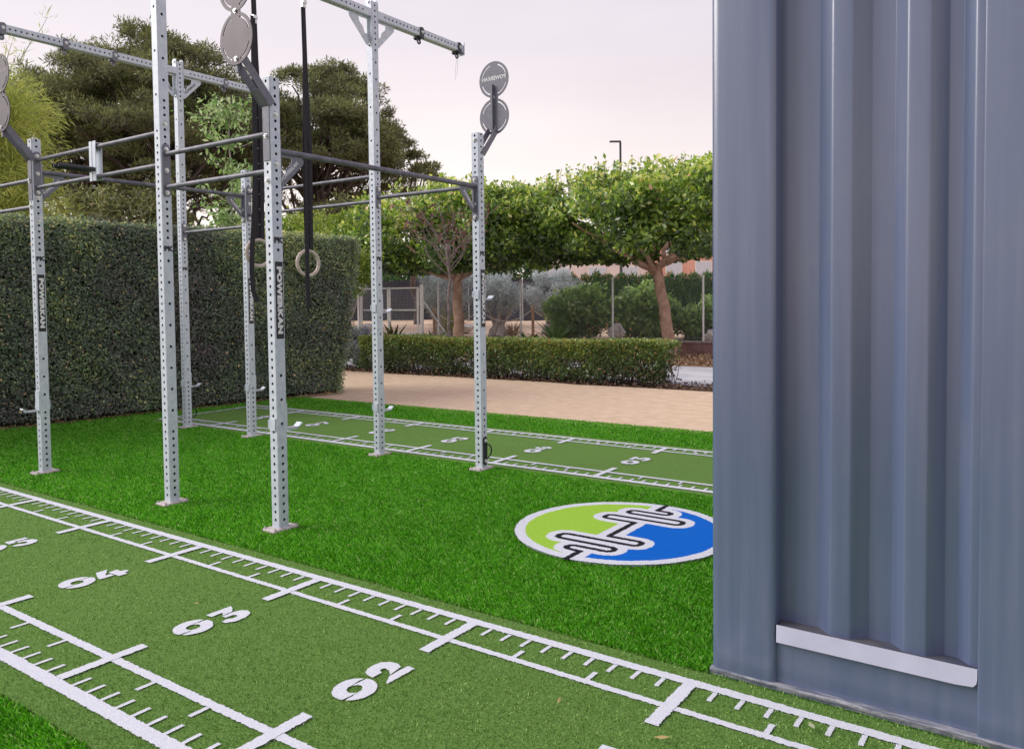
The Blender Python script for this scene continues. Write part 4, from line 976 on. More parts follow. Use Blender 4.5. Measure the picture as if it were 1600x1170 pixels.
# ------------------------------------------------------------------ low hedge along the sand path
lh = empty('low_hedge', (-8.6, 11.9, 0), 'knee-high clipped hedge with bare twiggy bottom running beside the sand path', 'hedge')
def lhy(x): return 11.60+(x+5.0)*0.032
n = 95000
x = rng.uniform(-11.75, -5.22, n); hh = np.where(True, 0.70+0.035*vn(np.c_[x, x*0, x*0], 2.0, 2), 0)
t = rng.uniform(0, 1, n); z = 0.04+t**0.70*(hh-0.04); ywid = 0.62
yo = rng.uniform(0, 1, n); face = rng.uniform(0, 1, n)
yoff = np.where(face < 0.62, rng.exponential(0.05, n), yo*ywid); z = np.where(face < 0.62, z, np.where(face < 0.86, hh-rng.exponential(0.03, n), z))
yoff += 0.05*vn(np.c_[x, z, x*0], 6, 3)
P = np.c_[x, lhy(x)+yoff, z]; keepm = rng.uniform(0, 1, n) < np.clip((z+0.08)/0.36+0.15*vn(P, 5, 1), 0.10, 1); P = P[keepm]
# holes where the path shows through
hm = (vn(P*np.array([1, .2, 1.2]), 4.2, 7) > 0.45) & (P[:, 2] < 0.42); P = P[~hm | (rng.uniform(0, 1, len(P)) < 0.12)]
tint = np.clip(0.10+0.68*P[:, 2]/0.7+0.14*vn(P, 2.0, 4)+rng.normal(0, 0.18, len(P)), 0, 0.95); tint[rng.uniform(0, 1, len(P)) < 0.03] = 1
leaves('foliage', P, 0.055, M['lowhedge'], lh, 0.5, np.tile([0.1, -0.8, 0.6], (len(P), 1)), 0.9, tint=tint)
mb = MB()
for i in range(520):
    x = random.uniform(-11.7, -5.25); y = lhy(x)+random.uniform(0.05, 0.5)
    mb.tube([(x, y, 0), (x+random.uniform(-.06, .06), y+random.uniform(-.05, .05), 0.18), (x+random.uniform(-.2, .2), y+random.uniform(-.2, .12), random.uniform(0.38, 0.62))], [0.008, 0.006, 0.003], 4)
mb.build('twigs', M['darkbark'], lh)
# leaf litter on the soil strip
n = 5000; x = rng.uniform(-13, -3.6, n); P = np.c_[x, lhy(x)+rng.uniform(-0.15, 0.75, n), rng.uniform(0.0, 0.035, n)]
leaves('fallen_leaves', P, 0.05, flat('brown_leaf_litter', (0.16, 0.10, 0.065), 0.8), None, 0.5, np.tile([0, 0, 1.0], (n, 1)), 0.6, kind='stuff')
tag(bpy.data.objects['fallen_leaves'], 'brown dead leaves lying on the soil strip below the low hedge', 'leaves')
n = 9000; x = rng.uniform(-12, -3.5, n); P = np.c_[x, 16.0+(x+5.5)*0.04+rng.uniform(-0.35, 2.0, n), rng.uniform(0.0, 0.05, n)]
leaves('leaf_carpet', P, 0.085, leafmat('leaf_carpet', [(0, (0.16, 0.09, 0.05)), (0.6, (0.38, 0.24, 0.14)), (1, (0.62, 0.46, 0.32))], 0.1), None, 0.5, np.tile([0, 0, 1.0], (n, 1)), 0.6, kind='stuff')
tag(bpy.data.objects['leaf_carpet'], 'tan dead leaves between the pale path and the low wall', 'leaves')
shrub('lavender_bush', (-12.05, 11.80, 0.42), (0.42, 0.36, 0.46), 26, 420, M['lavender'], 'grey green bush with violet flowers at the left end of the low hedge', 0.06, 0.15, 4, aspect=0.25)
shrub('round_bush', (-12.95, 11.6, 0.36), (0.60, 0.42, 0.40), 30, 420, M['lowhedge'], 'dark leafy bush between the tall hedge end and the grey lavender bush', 0.06, 0.17, 5)
# thin bare tree standing in the low hedge
bt = empty('bare_tree', (-9.55, 11.15+0.55, 0), 'thin almost leafless tree with whitish twigs standing in the low hedge', 'tree')
random.seed(21); mb = MB(); b0 = Vector((-9.60, 11.68, 0)); tp = branch(mb, b0, (-9.70, 11.75, 2.35), 0.034, 0.022, 0.03, 8, 8); q0 = tp[-1]; lf = []
mb.tube([q0+Vector((0, 0, -.15)), q0, q0+Vector((0, 0, .12))], [0.03, 0.055, 0.03], 8)
for i in range(15):
    a = random.uniform(0, 2*math.pi); L = random.uniform(0.6, 1.3); d = Vector((math.cos(a)*0.95, math.sin(a)*0.7, random.uniform(0.35, 1.0)))
    pp = branch(mb, q0+Vector((0, 0, random.uniform(-.5, .1))), q0+d*L, 0.013, 0.004, 0.10, 6, 5)
    for k2 in range(2, 7):
        for _ in range(2):
            q = pp[k2]+Vector((random.uniform(-1, 1), random.uniform(-1, 1), random.uniform(0, 1)))*0.28; mb.tube([pp[k2], q], [0.004, 0.002], 4)
            if random.random() < 0.55: lf += [tuple(pp[k2].lerp(q, random.uniform(.4, 1))+Vector([random.uniform(-.05, .05) for _ in range(3)])) for _ in range(4)]
mb.build('trunk', surf('thin_bark', (0.13, 0.10, 0.09), (0.26, 0.22, 0.21), 12, 0.9), bt); lf = np.array(lf); leaves('crown', lf, 0.075, M['redleaf'], bt, 0.5)

# ------------------------------------------------------------------ low wall, fence, gate
wl = empty('garden_wall', (-11, wally(-11), 0), 'low reddish rendered wall below the wire fence at the back', 'wall')
def wall_box(mb, x0, x1, z0, z1, th, off=0.0):
    P_ = [(x0, wally(x0)), (x1, wally(x1))]; vs = []
    for z in (z0, z1):
        for o_ in (off, off+th):
            for xx, yy in P_: vs.append((xx, yy+o_, z))
    mb.add(vs, [(0, 1, 5, 4), (2, 6, 7, 3), (4, 5, 7, 6), (0, 4, 6, 2), (1, 3, 7, 5)])
mb = MB(); wall_box(mb, -26, 4, -0.02, 0.315, 0.20); mb.build('wall_body', M['wall'], wl)
x = -26.0
capm = None
while x < 4:
    mb = MB(); wall_box(mb, x, min(x+0.98, 4), 0.317, 0.357+random.uniform(-.003, .003), 0.27, -0.035); mb.build('coping_stone', M['cap'], wl); x += 1.0
fx0, fx1 = -15.2, 2.0
fn = empty('chain_link_fence', (-8, wally(-8)+0.1, 0.35), 'galvanised chain-link fence standing on the low wall', 'fence')
FT = 1.88
for x in (-14.85, -12.19, -9.55, -7.25, -4.9, -2.5, 0.0):
    mb = MB(); mb.tube([(x, wally(x)+0.1, 0.35), (x, wally(x)+0.1, FT+0.03)], 0.026, 10); mb.tube([(x, wally(x)+0.1, FT+0.03), (x, wally(x)+0.1, FT+0.045)], 0.03, 10); mb.build('fence_post', M['gate'], fn)
mb = MB()
def wire(mb, p, q, r_=0.0016):
    p = Vector(p); q = Vector(q); d = (q-p).normalized(); u = d.cross(Y_).normalized()*r_; v = Y_*r_
    mb.add([p+u, p-u*0.5+v, p-u*0.5-v, q+u, q-u*0.5+v, q-u*0.5-v], [(0, 1, 4, 3), (1, 2, 5, 4), (2, 0, 3, 5)])
hz_ = FT-0.38; sp = 0.065; x = fx0-hz_
while x < fx1+hz_:
    for s_ in (1, -1):
        xa, za = x, 0.38; xb, zb = x+hz_, FT
        if s_ < 0: xa, xb = x+hz_, x
        # clip to fence span
        def cl(xa, za, xb, zb, lim):
            if xa < lim <= xb or xb < lim <= xa:
                t = (lim-xa)/(xb-xa); zz = za+t*(zb-za)
                if xa < lim: return lim, zz, xb, zb
                return xa, za, lim, zz
            return xa, za, xb, zb
        if max(xa, xb) > fx0 and min(xa, xb) < fx1:
            if min(xa, xb) < fx0: xa, za, xb, zb = cl(xa, za, xb, zb, fx0)
            wire(mb, (xa, wally(xa)+0.1, za), (xb, wally(xb)+0.1, zb))
    x += sp
for z in (0.42, 1.15, FT-0.01): wire(mb, (fx0, wally(fx0)+0.1, z), (fx1, wally(fx1)+0.1, z), 0.0028)
mb.build('wire_mesh', M['wire'], fn, kind='stuff')
gt = empty('wire_gate', (-15.8, 17.45, 0.3), 'double wire mesh gate with pale steel frame left of the fence', 'gate')
gy = lambda x: wally(x)+0.08
GX0, GXm, GX1, GT, GB = -17.72, -16.60, -15.55, 1.82, 0.42
for x in (GX0, GX1+0.14):
    mb = MB(); mb.box((x, gy(x), (GT+0.30)/2+0.02), (0.075, 0.075, GT-0.28)); mb.box((x, gy(x), GT+0.03), (0.095, 0.095, 0.012)); mb.build('gate_post', M['gate'], gt)
for xa, xb in ((GX0+0.08, GXm-0.02), (GXm+0.04, GX1)):
    mb = MB()
    for z in (GT-0.06, 1.12, GB+0.02): mb.box(((xa+xb)/2, gy((xa+xb)/2), z), (xb-xa, 0.04, 0.04))
    for x in (xa, xb): mb.box((x, gy(x), (GT+GB)/2-0.02), (0.05, 0.042, GT-GB-0.02))
    o = mb.build('gate_leaf', M['gate'], gt)
    mb = MB()
    for z in np.arange(GB+0.05, GT-0.08, 0.05): wire(mb, (xa, gy(xa), z), (xb, gy(xb), z), 0.0022)
    for x in np.arange(xa, xb, 0.05): mb.tube([(x, gy(x), GB), (x, gy(x), GT-0.07)], 0.0018, 3, cap=False)
    mb.build('mesh_infill', M['wire'], o, kind='stuff')
mb = MB(); mb.tube([(GX1+0.16, gy(GX1), 1.45), (GX1+1.05, gy(GX1), 0.45)], 0.020, 8); mb.build('brace', M['gate'], gt)

# ------------------------------------------------------------------ the garden behind the wall
def olive(name, base, h, crx, crz, label, seed, gnarl=0.22):
    random.seed(seed); t = empty(name, base, label, 'tree', 'old olive trees in the garden'); b_ = Vector(base); mb = MB()
    for i in range(6):
        a = 2*math.pi*i/6; p = b_+Vector((math.cos(a)*gnarl*1.3, math.sin(a)*gnarl, -0.05)); mid = b_+Vector((math.cos(a+.7)*gnarl*.45, math.sin(a+.7)*gnarl*.4, h*0.45)); q = b_+Vector((math.cos(a+1.2)*crx*.6, math.sin(a+1.2)*crx*.5, h+crz*0.5))
        mb.tube([p, p.lerp(mid, .5)+Vector((random.uniform(-.05, .05), 0, 0)), mid, mid.lerp(q, .5)+Vector((random.uniform(-.1, .1), 0, 0)), q], [gnarl*.55, gnarl*.5, gnarl*.42, gnarl*.22, 0.02], 8)
    mb.build('trunk', M['greybark'], t)
    bl = []
    for i in range(34):
        d = unit(rng.normal(size=(1, 3)))[0]; r_ = rng.uniform(0.3, 1)**0.5; s_ = 0.24*rng.uniform(.7, 1.3)*crx
        bl.append((np.array(base)+np.array([0, 0, h+crz*0.95])+d*r_*np.array([crx, crx*.9, crz])*0.85, (s_, s_, s_)))
    P_, N_ = blobs_leaves(bl, 420, 0.4); tint = np.clip(0.5+0.25*(P_[:, 2]-base[2]-h)/crz*0.5+rng.normal(0, .22, len(P_)), 0, 1)
    leaves('crown', P_, 0.10, M['olive'], t, 0.2, N_, 1.0, tint=tint)
olive('olive_tree', (-13.9, 22.05, 0.30), 0.75, 1.05, 0.68, 'grey olive tree with twisted trunk right of the rope post', 31)
olive('olive_tree', (-14.75, 20.3, 0.30), 0.65, 0.88, 0.65, 'grey olive tree just right of the rightmost rig post, with a short split trunk', 32)
olive('olive_tree', (-16.9, 20.2, 0.25), 0.75, 1.25, 0.80, 'wide old olive tree with a thick knotted trunk beside the wire gate', 33, 0.30)
olive('olive_tree', (-20.9, 19.6, 0.25), 0.9, 1.0, 0.7, 'olive tree with a leaning bare limb seen through the left gate leaf', 34, 0.24)
rp = empty('rope_barrier', (-13.7, 19.7, 0.3), 'wooden round posts linked by sagging rope in front of the olive trees', 'barrier')
rpos = [(-15.9, 18.55), (-14.62, 19.1), (-13.27, 20.0), (-12.0, 20.75)]
for x, y in rpos:
    mb = MB(); mb.tube([(x, y, 0.2), (x, y, 1.17), (x, y, 1.20)], [0.045, 0.045, 0.03], 9); mb.build('post', M['wood'], rp)
for (xa, ya), (xb, yb) in zip(rpos[:-1], rpos[1:]):
    pts = [(xa+(xb-xa)*t, ya+(yb-ya)*t, 1.10-0.36*4*t*(1-t)) for t in np.linspace(0, 1, 12)]
    mb = MB(); mb.tube(pts, 0.018, 6); mb.build('rope', M['rope'], rp)
# windbreak screen at the far side of the garden
sn = empty('windbreak_screen', (-28, 33.4, 0.2), 'dark netting screen closing the back of the sandy garden', 'screen')
a = Vector((-36.7, 28.0, 0)); b_ = Vector((-19.4, 38.8, 0)); n = 7
for i in range(n):
    p, q = a.lerp(b_, i/n), a.lerp(b_, (i+1)/n); mb = MB(); d = (q-p).normalized(); nn = Vector((-d.y, d.x, 0))*0.02
    m_ = 10; vs = []
    for s_ in (1, -1):
        for j in range(m_+1):
            r_ = p.lerp(q, j/m_)+nn*s_*(1+0.8*math.sin(j*1.3)); vs += [(r_.x, r_.y, 0.15), (r_.x, r_.y, 2.45+0.02*math.sin(j))]
    k2 = 2*(m_+1); fs = [(2*j, 2*j+2, 2*j+3, 2*j+1) for j in range(m_)]+[(k2+2*j, k2+2*j+1, k2+2*j+3, k2+2*j+2) for j in range(m_)]+[(2*j+1, 2*j+3, k2+2*j+3, k2+2*j+1) for j in range(m_)]
    mb.add(vs, fs); mb.build('net_panel', M['screen'], sn)
    mb = MB(); mb.tube([(p.x, p.y, 0.1), (p.x, p.y, 2.55)], 0.03, 8); mb.build('post', M['gate'], sn)
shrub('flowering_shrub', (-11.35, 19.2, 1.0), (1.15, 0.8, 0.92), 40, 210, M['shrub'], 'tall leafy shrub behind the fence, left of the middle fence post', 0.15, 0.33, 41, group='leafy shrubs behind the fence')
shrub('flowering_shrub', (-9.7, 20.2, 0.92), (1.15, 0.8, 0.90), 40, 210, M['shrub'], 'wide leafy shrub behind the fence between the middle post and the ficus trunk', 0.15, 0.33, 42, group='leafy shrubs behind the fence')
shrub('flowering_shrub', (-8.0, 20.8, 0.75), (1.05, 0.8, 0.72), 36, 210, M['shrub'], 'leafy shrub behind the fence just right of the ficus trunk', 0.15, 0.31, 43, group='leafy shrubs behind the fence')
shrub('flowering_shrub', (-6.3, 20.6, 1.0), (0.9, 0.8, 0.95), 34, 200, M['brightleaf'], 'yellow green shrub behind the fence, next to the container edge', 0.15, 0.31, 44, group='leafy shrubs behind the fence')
shrub('orange_flowers', (-9.9, 18.55, 0.62), (1.1, 0.25, 0.35), 9, 4, M['flower'], 'orange blossoms low among the shrubs behind the fence', 0.09, 0.20, 45, cat='flowers', stems=False)
# rocks
def rock(x, y, z, s_, label):
    mb = MB(); vs = []; n1, n2 = 8, 12
    for i in range(n1+1):
        for j in range(n2):
            th, ph = math.pi*i/n1, 2*math.pi*j/n2; d = Vector((math.sin(th)*math.cos(ph), math.sin(th)*math.sin(ph), math.cos(th))); k2 = 1+0.35*noise.noise(d*1.6+Vector((x, y, 0)))
            vs.append((x+d.x*s_[0]*k2, y+d.y*s_[1]*k2, z+d.z*s_[2]*k2))
    mb.add(vs, [(i*n2+j, i*n2+(j+1) % n2, (i+1)*n2+(j+1) % n2, (i+1)*n2+j) for i in range(n1) for j in range(n2)], 0, False)
    tag(mb.build('rock', M['rock']), label, 'rock', 'pale rocks in the garden')
rock(-7.35, 19.6, 0.42, (0.42, 0.3, 0.2), 'pale rock behind the fence right of the ficus trunk')
rock(-9.9, 18.9, 0.50, (0.22, 0.2, 0.22), 'pale pointed rock among the shrubs near the middle fence post')
rock(-17.6, 21.6, 0.40, (0.75, 0.5, 0.18), 'flat pale rock on the sand seen through the right gate leaf')
rock(-21.2, 21.0, 0.40, (0.6, 0.5, 0.16), 'flat pale rock on the sand seen through the left gate leaf')
# strap leaved plants along the wall
def spiky(name, c, n, L, wd, mat, label, seed, cat='plant', up_=0.9):
    random.seed(seed); mb = MB(); vs = []; tn = []
    t = empty(name, c, label, cat)
    for i in range(n):
        a = random.uniform(0, 2*math.pi); el = random.uniform(0.25, 1.2)*up_; l_ = L*random.uniform(.6, 1.1); d = Vector((math.cos(a)*math.cos(el), math.sin(a)*math.cos(el), math.sin(el))); s_ = Vector((-math.sin(a), math.cos(a), 0))*wd
        p = Vector(c); m1 = p+d*l_*.5+Vector((0, 0, l_*.06)); e_ = p+d*l_-Vector((0, 0, l_*.08))
        mb.add([p-s_*.5, p+s_*.5, m1+s_, e_, m1-s_, m1+Vector((0, 0, -wd*.3))], [(0, 1, 2, 5), (0, 5, 4), (5, 2, 3), (5, 3, 4)])
    mb.build('leaf_fan', mat, t); return t
M['straplf'] = surf('strap_leaf', (0.07, 0.15, 0.05), (0.20, 0.32, 0.10), 6, 0.45)
M['yuccalf'] = surf('yucca_leaf', (0.06, 0.07, 0.04), (0.30, 0.33, 0.12), 4, 0.5)
spiky('strelitzia_plant', (-10.55, 17.0, 0.12), 26, 1.05, 0.055, M['straplf'], 'bird of paradise plant with upright blades before the wall, right of the rope post', 51)
spiky('agave_plant', (-11.35, 16.9, 0.10), 60, 0.62, 0.045, M['straplf'], 'low rosette plant with pale flowers before the wall, left of the bird of paradise', 52)
spiky('leafy_clump', (-14.05, 16.4, 0.10), 70, 0.72, 0.050, M['straplf'], 'broad leafy clump before the wall just right of the wire gate', 53)
spiky('yucca_plant', (-15.55, 16.4, 0.10), 34, 0.95, 0.050, M['yuccalf'], 'spiky dark yucca in front of the wire gate', 54)
spiky('ornamental_grass', (-13.3, 19.0, 0.30), 160, 0.62, 0.012, surf('dry_grass', (0.34, 0.24, 0.12), (0.55, 0.42, 0.24), 4, 0.7), 'tuft of dry brown ornamental grass beside the rope posts', 55)
spiky('ornamental_grass', (-15.9, 19.4, 0.30), 140, 1.10, 0.016, surf('tall_yellow_grass', (0.22, 0.26, 0.06), (0.45, 0.45, 0.12), 4, 0.7), 'tall yellow green grass tuft left of the rope posts', 56, up_=1.15)
shrub('garden_shrub', (-16.9, 16.0, 0.32), (0.75, 0.4, 0.42), 22, 260, M['lavender'], 'pale violet flowering shrub in front of the left gate leaf', 0.07, 0.2, 57)
# conifer hedge with pointed tips
cf = empty('conifer_hedge', (-12.6, 28.0, 0.2), 'dark conifer hedge with feathery brown tips in front of the coral buildings', 'hedge')
a = np.array([-16.0, 25.6]); b2 = np.array([-5.0, 32.6]); n = 60000
t = rng.uniform(0, 1, n); ridge = 2.10+0.16*np.abs(np.sin(t*90))+0.10*vn(np.c_[t*60, t*0, t*0], 1, 2)
z = 0.3+(ridge-0.3)*rng.uniform(0, 1, n)**0.8; off = rng.exponential(0.10, n)
nv = np.array([-(b2-a)[1], (b2-a)[0]])/np.linalg.norm(b2-a); P = np.c_[a[0]+(b2-a)[0]*t+nv[0]*off, a[1]+(b2-a)[1]*t+nv[1]*off, z+rng.normal(0, .05, n)]
tint = np.clip(0.25+0.35*(z/2.3)**3+0.1*vn(P, 3, 1)+rng.normal(0, .18, n), 0, .97); tint[(z > ridge-0.15) & (rng.uniform(0, 1, n) < .18)] = 1
leaves('foliage', P, 0.16, M['conifer'], cf, 0.22, dirs=np.tile([0, 0, 1.0], (n, 1)), jit=0.45, tint=tint)
mb = MB(); mb.add([(a[0]+nv[0]*.3, a[1]+nv[1]*.3, 0), (b2[0]+nv[0]*.3, b2[1]+nv[1]*.3, 0), (b2[0]+nv[0]*.3, b2[1]+nv[1]*.3, 1.85), (a[0]+nv[0]*.3, a[1]+nv[1]*.3, 1.85),
                   (a[0]+nv[0]*1, a[1]+nv[1]*1, 0), (b2[0]+nv[0]*1, b2[1]+nv[1]*1, 0), (b2[0]+nv[0]*1, b2[1]+nv[1]*1, 1.85), (a[0]+nv[0]*1, a[1]+nv[1]*1, 1.85)], [(0, 1, 2, 3), (4, 7, 6, 5), (3, 2, 6, 7), (0, 3, 7, 4), (1, 5, 6, 2)])
mb.build('shade_core', M['hedgecore'], cf)
# far belt of greenery behind the screen
P_ = []
for i in range(130):
    t = rng.uniform(0, .80); c = np.array([-68+t*46, 28+t*32, 1.8+rng.uniform(0, 3.2)]); P_.append((c+rng.normal(0, .8, 3)*np.array([1, 1, .2]), (1.6, 1.6, 1.2)))
P, N = blobs_leaves(P_, 560, .5); P[:, 2] = np.abs(P[:, 2])
leaves('far_greenery', P, 0.26, M['conifer'], None, 0.5, N, .9, tint=np.clip(rng.normal(.5, .22, len(P))+.1*vn(P, .8, 3), 0, .96), kind='stuff')
tag(bpy.data.objects['far_greenery'], 'dark mass of distant bushes and trees behind the garden screen', 'greenery')

# ------------------------------------------------------------------ pines, casuarina, sapling
def pine(name, base, trunk_top, blobs, per, label, seed, leaf=0.17, r0=0.33, bark=None, mat=None):
    random.seed(seed); t = empty(name, base, label, 'tree', 'big pines beyond the tall hedge'); mb = MB()
    tp = branch(mb, base, trunk_top, r0, r0*0.5, 0.06, 8, 10)
    for c, r_ in blobs:
        k2 = random.randint(3, 8)
        if random.random() < 0.75: branch(mb, tp[k2], Vector(c)-Vector((0, 0, r_[2]*.3)), 0.085, 0.025, 0.14, 6, 6)
    mb.build('trunk', bark or M['darkbark'], t)
    P_, N_ = [], []
    for c, r_ in blobs:
        sub = []
        for i in range(14):
            d = unit(rng.normal(size=(1, 3)))[0]; d[2] = abs(d[2])*0.8-0.15; s_ = rng.uniform(.22, .42)*r_[0]
            sub.append((np.array(c)+d*np.array(r_)*rng.uniform(.5, 1), (s_, s_, s_*.6)))
        p_, n_ = blobs_leaves(sub, per/14, .45); P_.append(p_); N_.append(n_)
    P_ = np.concatenate(P_); N_ = np.concatenate(N_)
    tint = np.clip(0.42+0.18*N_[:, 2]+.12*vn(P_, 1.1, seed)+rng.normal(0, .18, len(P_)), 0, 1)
    leaves('crown', P_, leaf, mat or M['pine'], t, 0.22, dirs=N_+np.array([0, 0, .5]), jit=.7, tint=tint)
def canopy(cx, cy, z0, z1, rx, ry, n, br, seed, flat_=0.5, lowgap=0.0):
    random.seed(seed); o_ = []
    for i in range(n):
        a = random.uniform(0, 2*math.pi); r_ = math.sqrt(random.uniform(0, 1)); x, y = cx+math.cos(a)*r_*rx, cy+math.sin(a)*r_*ry
        zt = z0+(z1-z0)*(math.sqrt(max(0, 1-(r_*0.97)**2))); z = zt-random.uniform(0, 1)**1.6*(zt-z0)*0.95
        s_ = br*random.uniform(.7, 1.25); o_.append(((x, y, z), (s_, s_, s_*flat_)))
    return o_
pine('stone_pine', (-27.9, 17.6, 0), (-28.1, 17.5, 7.6), canopy(-28.6, 17.1, 6.6, 11.2, 4.1, 3.4, 105, 1.05, 61, 0.8)+canopy(-28.8, 16.9, 5.2, 8.2, 3.4, 3.0, 26, .8, 62, .7), 1150, 'tall dark pine rising behind the hedge, left of the tall post', 61)
pine('stone_pine', (-30.5, 15.6, 0), (-30.6, 15.6, 6.0), canopy(-31.3, 15.0, 5.4, 9.9, 2.9, 2.6, 60, .95, 63, .8), 1050, 'broad pine crown partly behind the yellow green feathery tree', 63)
pine('stone_pine', (-26.2, 23.2, 0), (-26.3, 23.2, 7.4), canopy(-26.4, 23.5, 6.7, 11.1, 3.3, 3.0, 95, 1.0, 64, .8)+canopy(-25.1, 24.5, 5.6, 9.0, 1.6, 1.6, 16, .7, 65, .7), 1150, 'round dark green pine crown behind the gymnastic rings', 64)
pine('stone_pine', (-29.0, 21.0, 0), (-29.2, 20.8, 6.4), canopy(-28.9, 20.7, 5.6, 10.1, 2.6, 2.0, 52, .9, 66, .8), 1000, 'darker pine between the two larger crowns', 66)
pine('stone_pine', (-24.0, 26.8, 0), (-23.9, 26.7, 5.4), canopy(-23.9, 26.6, 5.9, 7.9, 1.2, 1.2, 10, .6, 67), 700, 'small pine tuft showing right of the tall post before the sky', 67, r0=0.16)
for i in range(1):
    # lower broken growth under the pines
    random.seed(70)
    shrub('understorey_tree', (-27.0, 15.6, 4.4), (3.2, 2.4, 1.5), 48, 300, M['pine'], 'thin brownish undergrowth with sky gaps below the pines', 0.20, 0.55, 70, cat='tree', aspect=0.3, shell=.5)
    shrub('understorey_tree', (-23.6, 22.2, 4.3), (2.6, 2.0, 1.3), 36, 300, M['pine'], 'loose brownish undergrowth below the round pine crown', 0.20, 0.5, 71, cat='tree', aspect=0.3, shell=.5)
shrub('bright_shrub', (-14.0, 10.4, 2.28), (1.35, 0.9, 0.66), 36, 380, M['brightleaf'], 'bright yellow green bush peeping over the hedge between the left posts', 0.075, 0.3, 72, stems=True, zmin=1.6)
shrub('bright_shrub', (-12.4, 11.2, 2.12), (1.5, 0.8, 0.70), 40, 380, M['brightleaf'], 'bright yellow green bush peeping over the hedge behind the gymnastic ring', 0.075, 0.3, 73, stems=True, zmin=1.5)
# feathery casuarina at the left edge
cs = empty('casuarina_tree', (-21.0, 8.6, 0), 'feathery yellow green tree with drooping needles at the left edge', 'tree')
random.seed(80); mb = MB(); tp = branch(mb, (-21.2, 8.4, 0), (-21.0, 8.5, 5.6), 0.20, 0.08, .05, 8, 9); Pc = []; Dc = []
tipsl = []
for i in range(250):
    k2 = random.randint(2, 8); a = random.uniform(0, 2*math.pi); L = random.uniform(.7, 2.1)*(1.15-0.06*k2)
    q = tp[k2]+Vector((math.cos(a)*L, math.sin(a)*L, random.uniform(-.2, 1.0))); pp = branch(mb, tp[k2], q, .03, .008, .12, 6, 4)
    for j in range(2, 7):
        for _ in range(44):
            Pc.append(tuple(pp[j]+Vector([random.gauss(0, .22) for _ in range(3)]))); dv = (q-tp[k2]).normalized(); Dc.append((dv.x*.7, dv.y*.7, random.uniform(-.9, .5)))
for (qx, qy, qz) in ((-20.0, 9.5, 8.2), (-20.7, 9.0, 7.6), (-20.3, 8.9, 7.2), (-21.3, 8.3, 7.7)):
    pp = branch(mb, tp[8], (qx, qy, qz), .022, .005, .05, 8, 4)
    for j in range(3, 9):
        for _ in range(9): Pc.append(tuple(pp[j]+Vector([random.gauss(0, .07) for _ in range(3)]))); Dc.append((random.uniform(-.4, .4), random.uniform(-.4, .4), random.uniform(-.2, .9)))
mb.build('trunk', M['greybark'], cs); Pc = np.array(Pc); Dc = np.array(Dc)
leaves('crown', Pc, 0.26, M['casu'], cs, 0.075, dirs=Dc, jit=.35, tint=np.clip(.5+.2*vn(Pc, 1.5, 2)+rng.normal(0, .2, len(Pc)), 0, 1))
# pale sapling between the posts
sp_ = empty('sapling', (-12.3, 8.9, 0), 'slender sapling with pale green leaves rising over the hedge between the posts', 'tree')
random.seed(90); mb = MB(); Pc = []
tp = branch(mb, (-12.3, 8.95, 0), (-12.2, 8.8, 4.6), .035, .010, .03, 10, 6)
for i in range(60):
    k2 = random.randint(5, 10); a = random.uniform(0, 2*math.pi); L = random.uniform(.25, .75); q = tp[k2]+Vector((math.cos(a)*L, math.sin(a)*L, random.uniform(-.1, .35))); pp = branch(mb, tp[k2], q, .010, .003, .1, 5, 4)
    for j in range(1, 6):
        for _ in range(7): Pc.append(tuple(pp[j]+Vector([random.gauss(0, .055) for _ in range(3)])))
mb.build('trunk', M['greybark'], sp_); Pc = np.array(Pc); leaves('crown', Pc, .105, M['sap'], sp_, .4)

# ------------------------------------------------------------------ far buildings and lamp
def building(name, c, d, ang, wall_m, label, wins):
    t = empty(name, c, label, 'building'); Mr = Matrix.Rotation(ang, 3, 'Z'); cc = Vector(c)
    mb = MB(); mb.box(cc+Vector((0, 0, d[2]/2)), d, 0, Mr); mb.build('wall', wall_m, t)
    mb = MB(); mb.box(cc+Vector((0, 0, d[2]+.12)), (d[0]+.3, d[1]+.3, .24), 0, Mr); mb.build('parapet', M['bwhite'], t)
    for (x, z, w_, h_) in wins:
        p = cc+Mr@Vector((x, -d[1]/2-0.02, z)); mb = MB(); mb.box(p, (w_+.16, .06, h_+.16), 0, Mr); f_ = mb.build('window', M['winframe'], t)
        mb = MB(); mb.box(p+Mr@Vector((0, -.035, 0)), (w_, .02, h_), 0, Mr); mb.build('pane', M['winpane'], f_)
bang = R(36)
building('coral_building', (-24.0, 60.5, 0), (9.0, 8, 6.2), bang, M['bpink'], 'coral coloured building low behind the right ficus trunk', [(x, z, 1.1, 1.3) for x in (-3.2, -1.0, 1.2, 3.4) for z in (3.3, 5.2)])
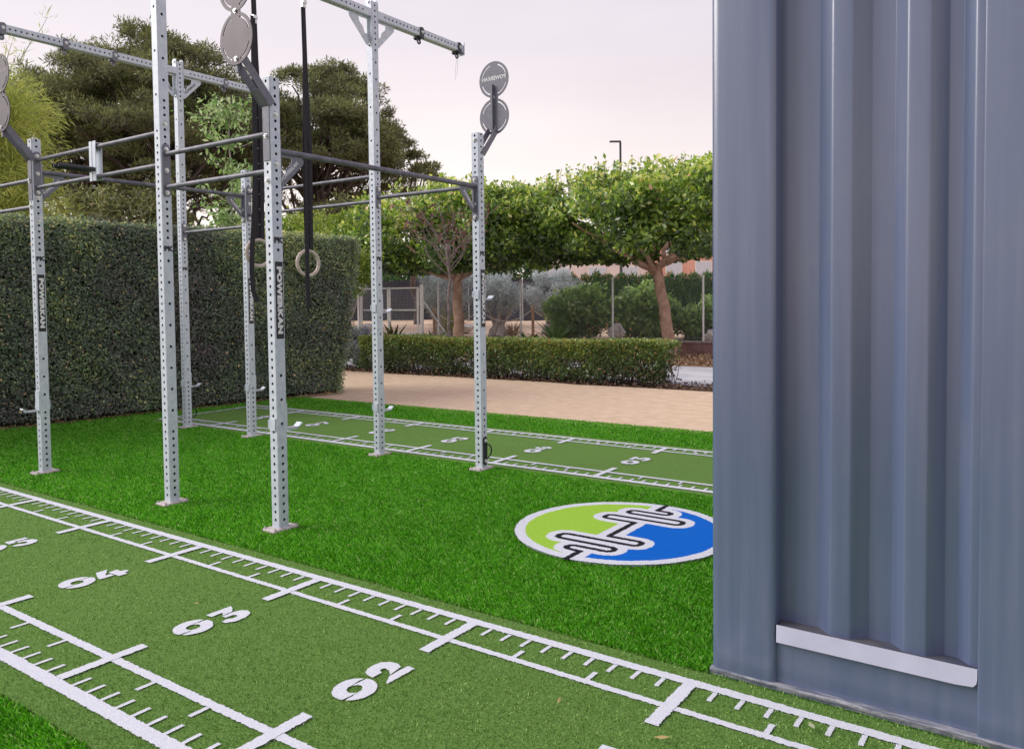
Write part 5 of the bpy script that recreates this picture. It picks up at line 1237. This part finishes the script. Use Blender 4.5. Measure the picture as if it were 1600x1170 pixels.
building('cream_building', (-31.5, 55.5, 0), (8.0, 8, 5.1), bang, M['bwhite'], 'cream building low behind the conifer hedge, left of the coral one', [(x, z, 1.2, 1.2) for x in (-2.4, 0.2, 2.6) for z in (3.0,)])
building('orange_building', (-15.0, 66.0, 0), (8.0, 8, 6.0), bang, M['bpink'], 'coral building beside the container edge with white windows', [(x, z, 1.1, 1.5) for x in (-3.0, -1.0, 1.0, 3.0) for z in (3.2, 4.9)])
lm = empty('street_lamp', (-18.65, 36.15, 0), 'dark street lamp with a short side arm rising over the ficus crown', 'street lamp')
mb = MB(); mb.tube([(-18.65, 36.15, 0), (-18.65, 36.15, 9.15)], [.09, .055], 8); mb.build('pole', M['lamp'], lm)
mb = MB(); mb.box((-18.86, 36.0, 9.17), (.55, .16, .07), 0, Matrix.Rotation(R(35), 3, 'Z')); mb.build('lamp_head', M['lamp'], lm)

# ------------------------------------------------------------------ small fallen leaves on the near strip
def fleaf(x, y, L, a, mat, label):
    mb = MB(); d = Vector((math.cos(a), math.sin(a), 0)); s_ = Vector((-d.y, d.x, 0)); p = Vector((x, y, .017))
    mb.add([p, p+d*L*.45+s_*L*.16+Z*.004, p+d*L+Z*.008, p+d*L*.5-s_*L*.16+Z*.002], [(0, 1, 2), (0, 2, 3)])
    tag(mb.build('fallen_leaf', mat), label, 'leaf', 'single leaves fallen on the near strip')
fleaf(-1.085, 2.31, .055, 0.3, M['deadleaf'], 'brown curled leaf at the foot of the nearest metre mark')
fleaf(-0.93, 2.13, .07, -1.2+math.pi/2, M['greenleaf'], 'pale green leaf at the bottom edge of the picture')
fleaf(-0.70, 2.68, .06, -1.0, M['greenleaf'], 'yellowish leaf beside the container sill')
fleaf(-1.45, 2.32, .035, 1.9, M['deadleaf'], 'small brown leaf in the middle of the near strip')
fleaf(-3.35, 2.16, .03, .5, M['deadleaf'], 'tiny brown leaf between the numbers 03 and 04')
fleaf(-7.55, 3.0, .09, .6, M['greenleaf'], 'pale straw on the turf left of the leftmost post')
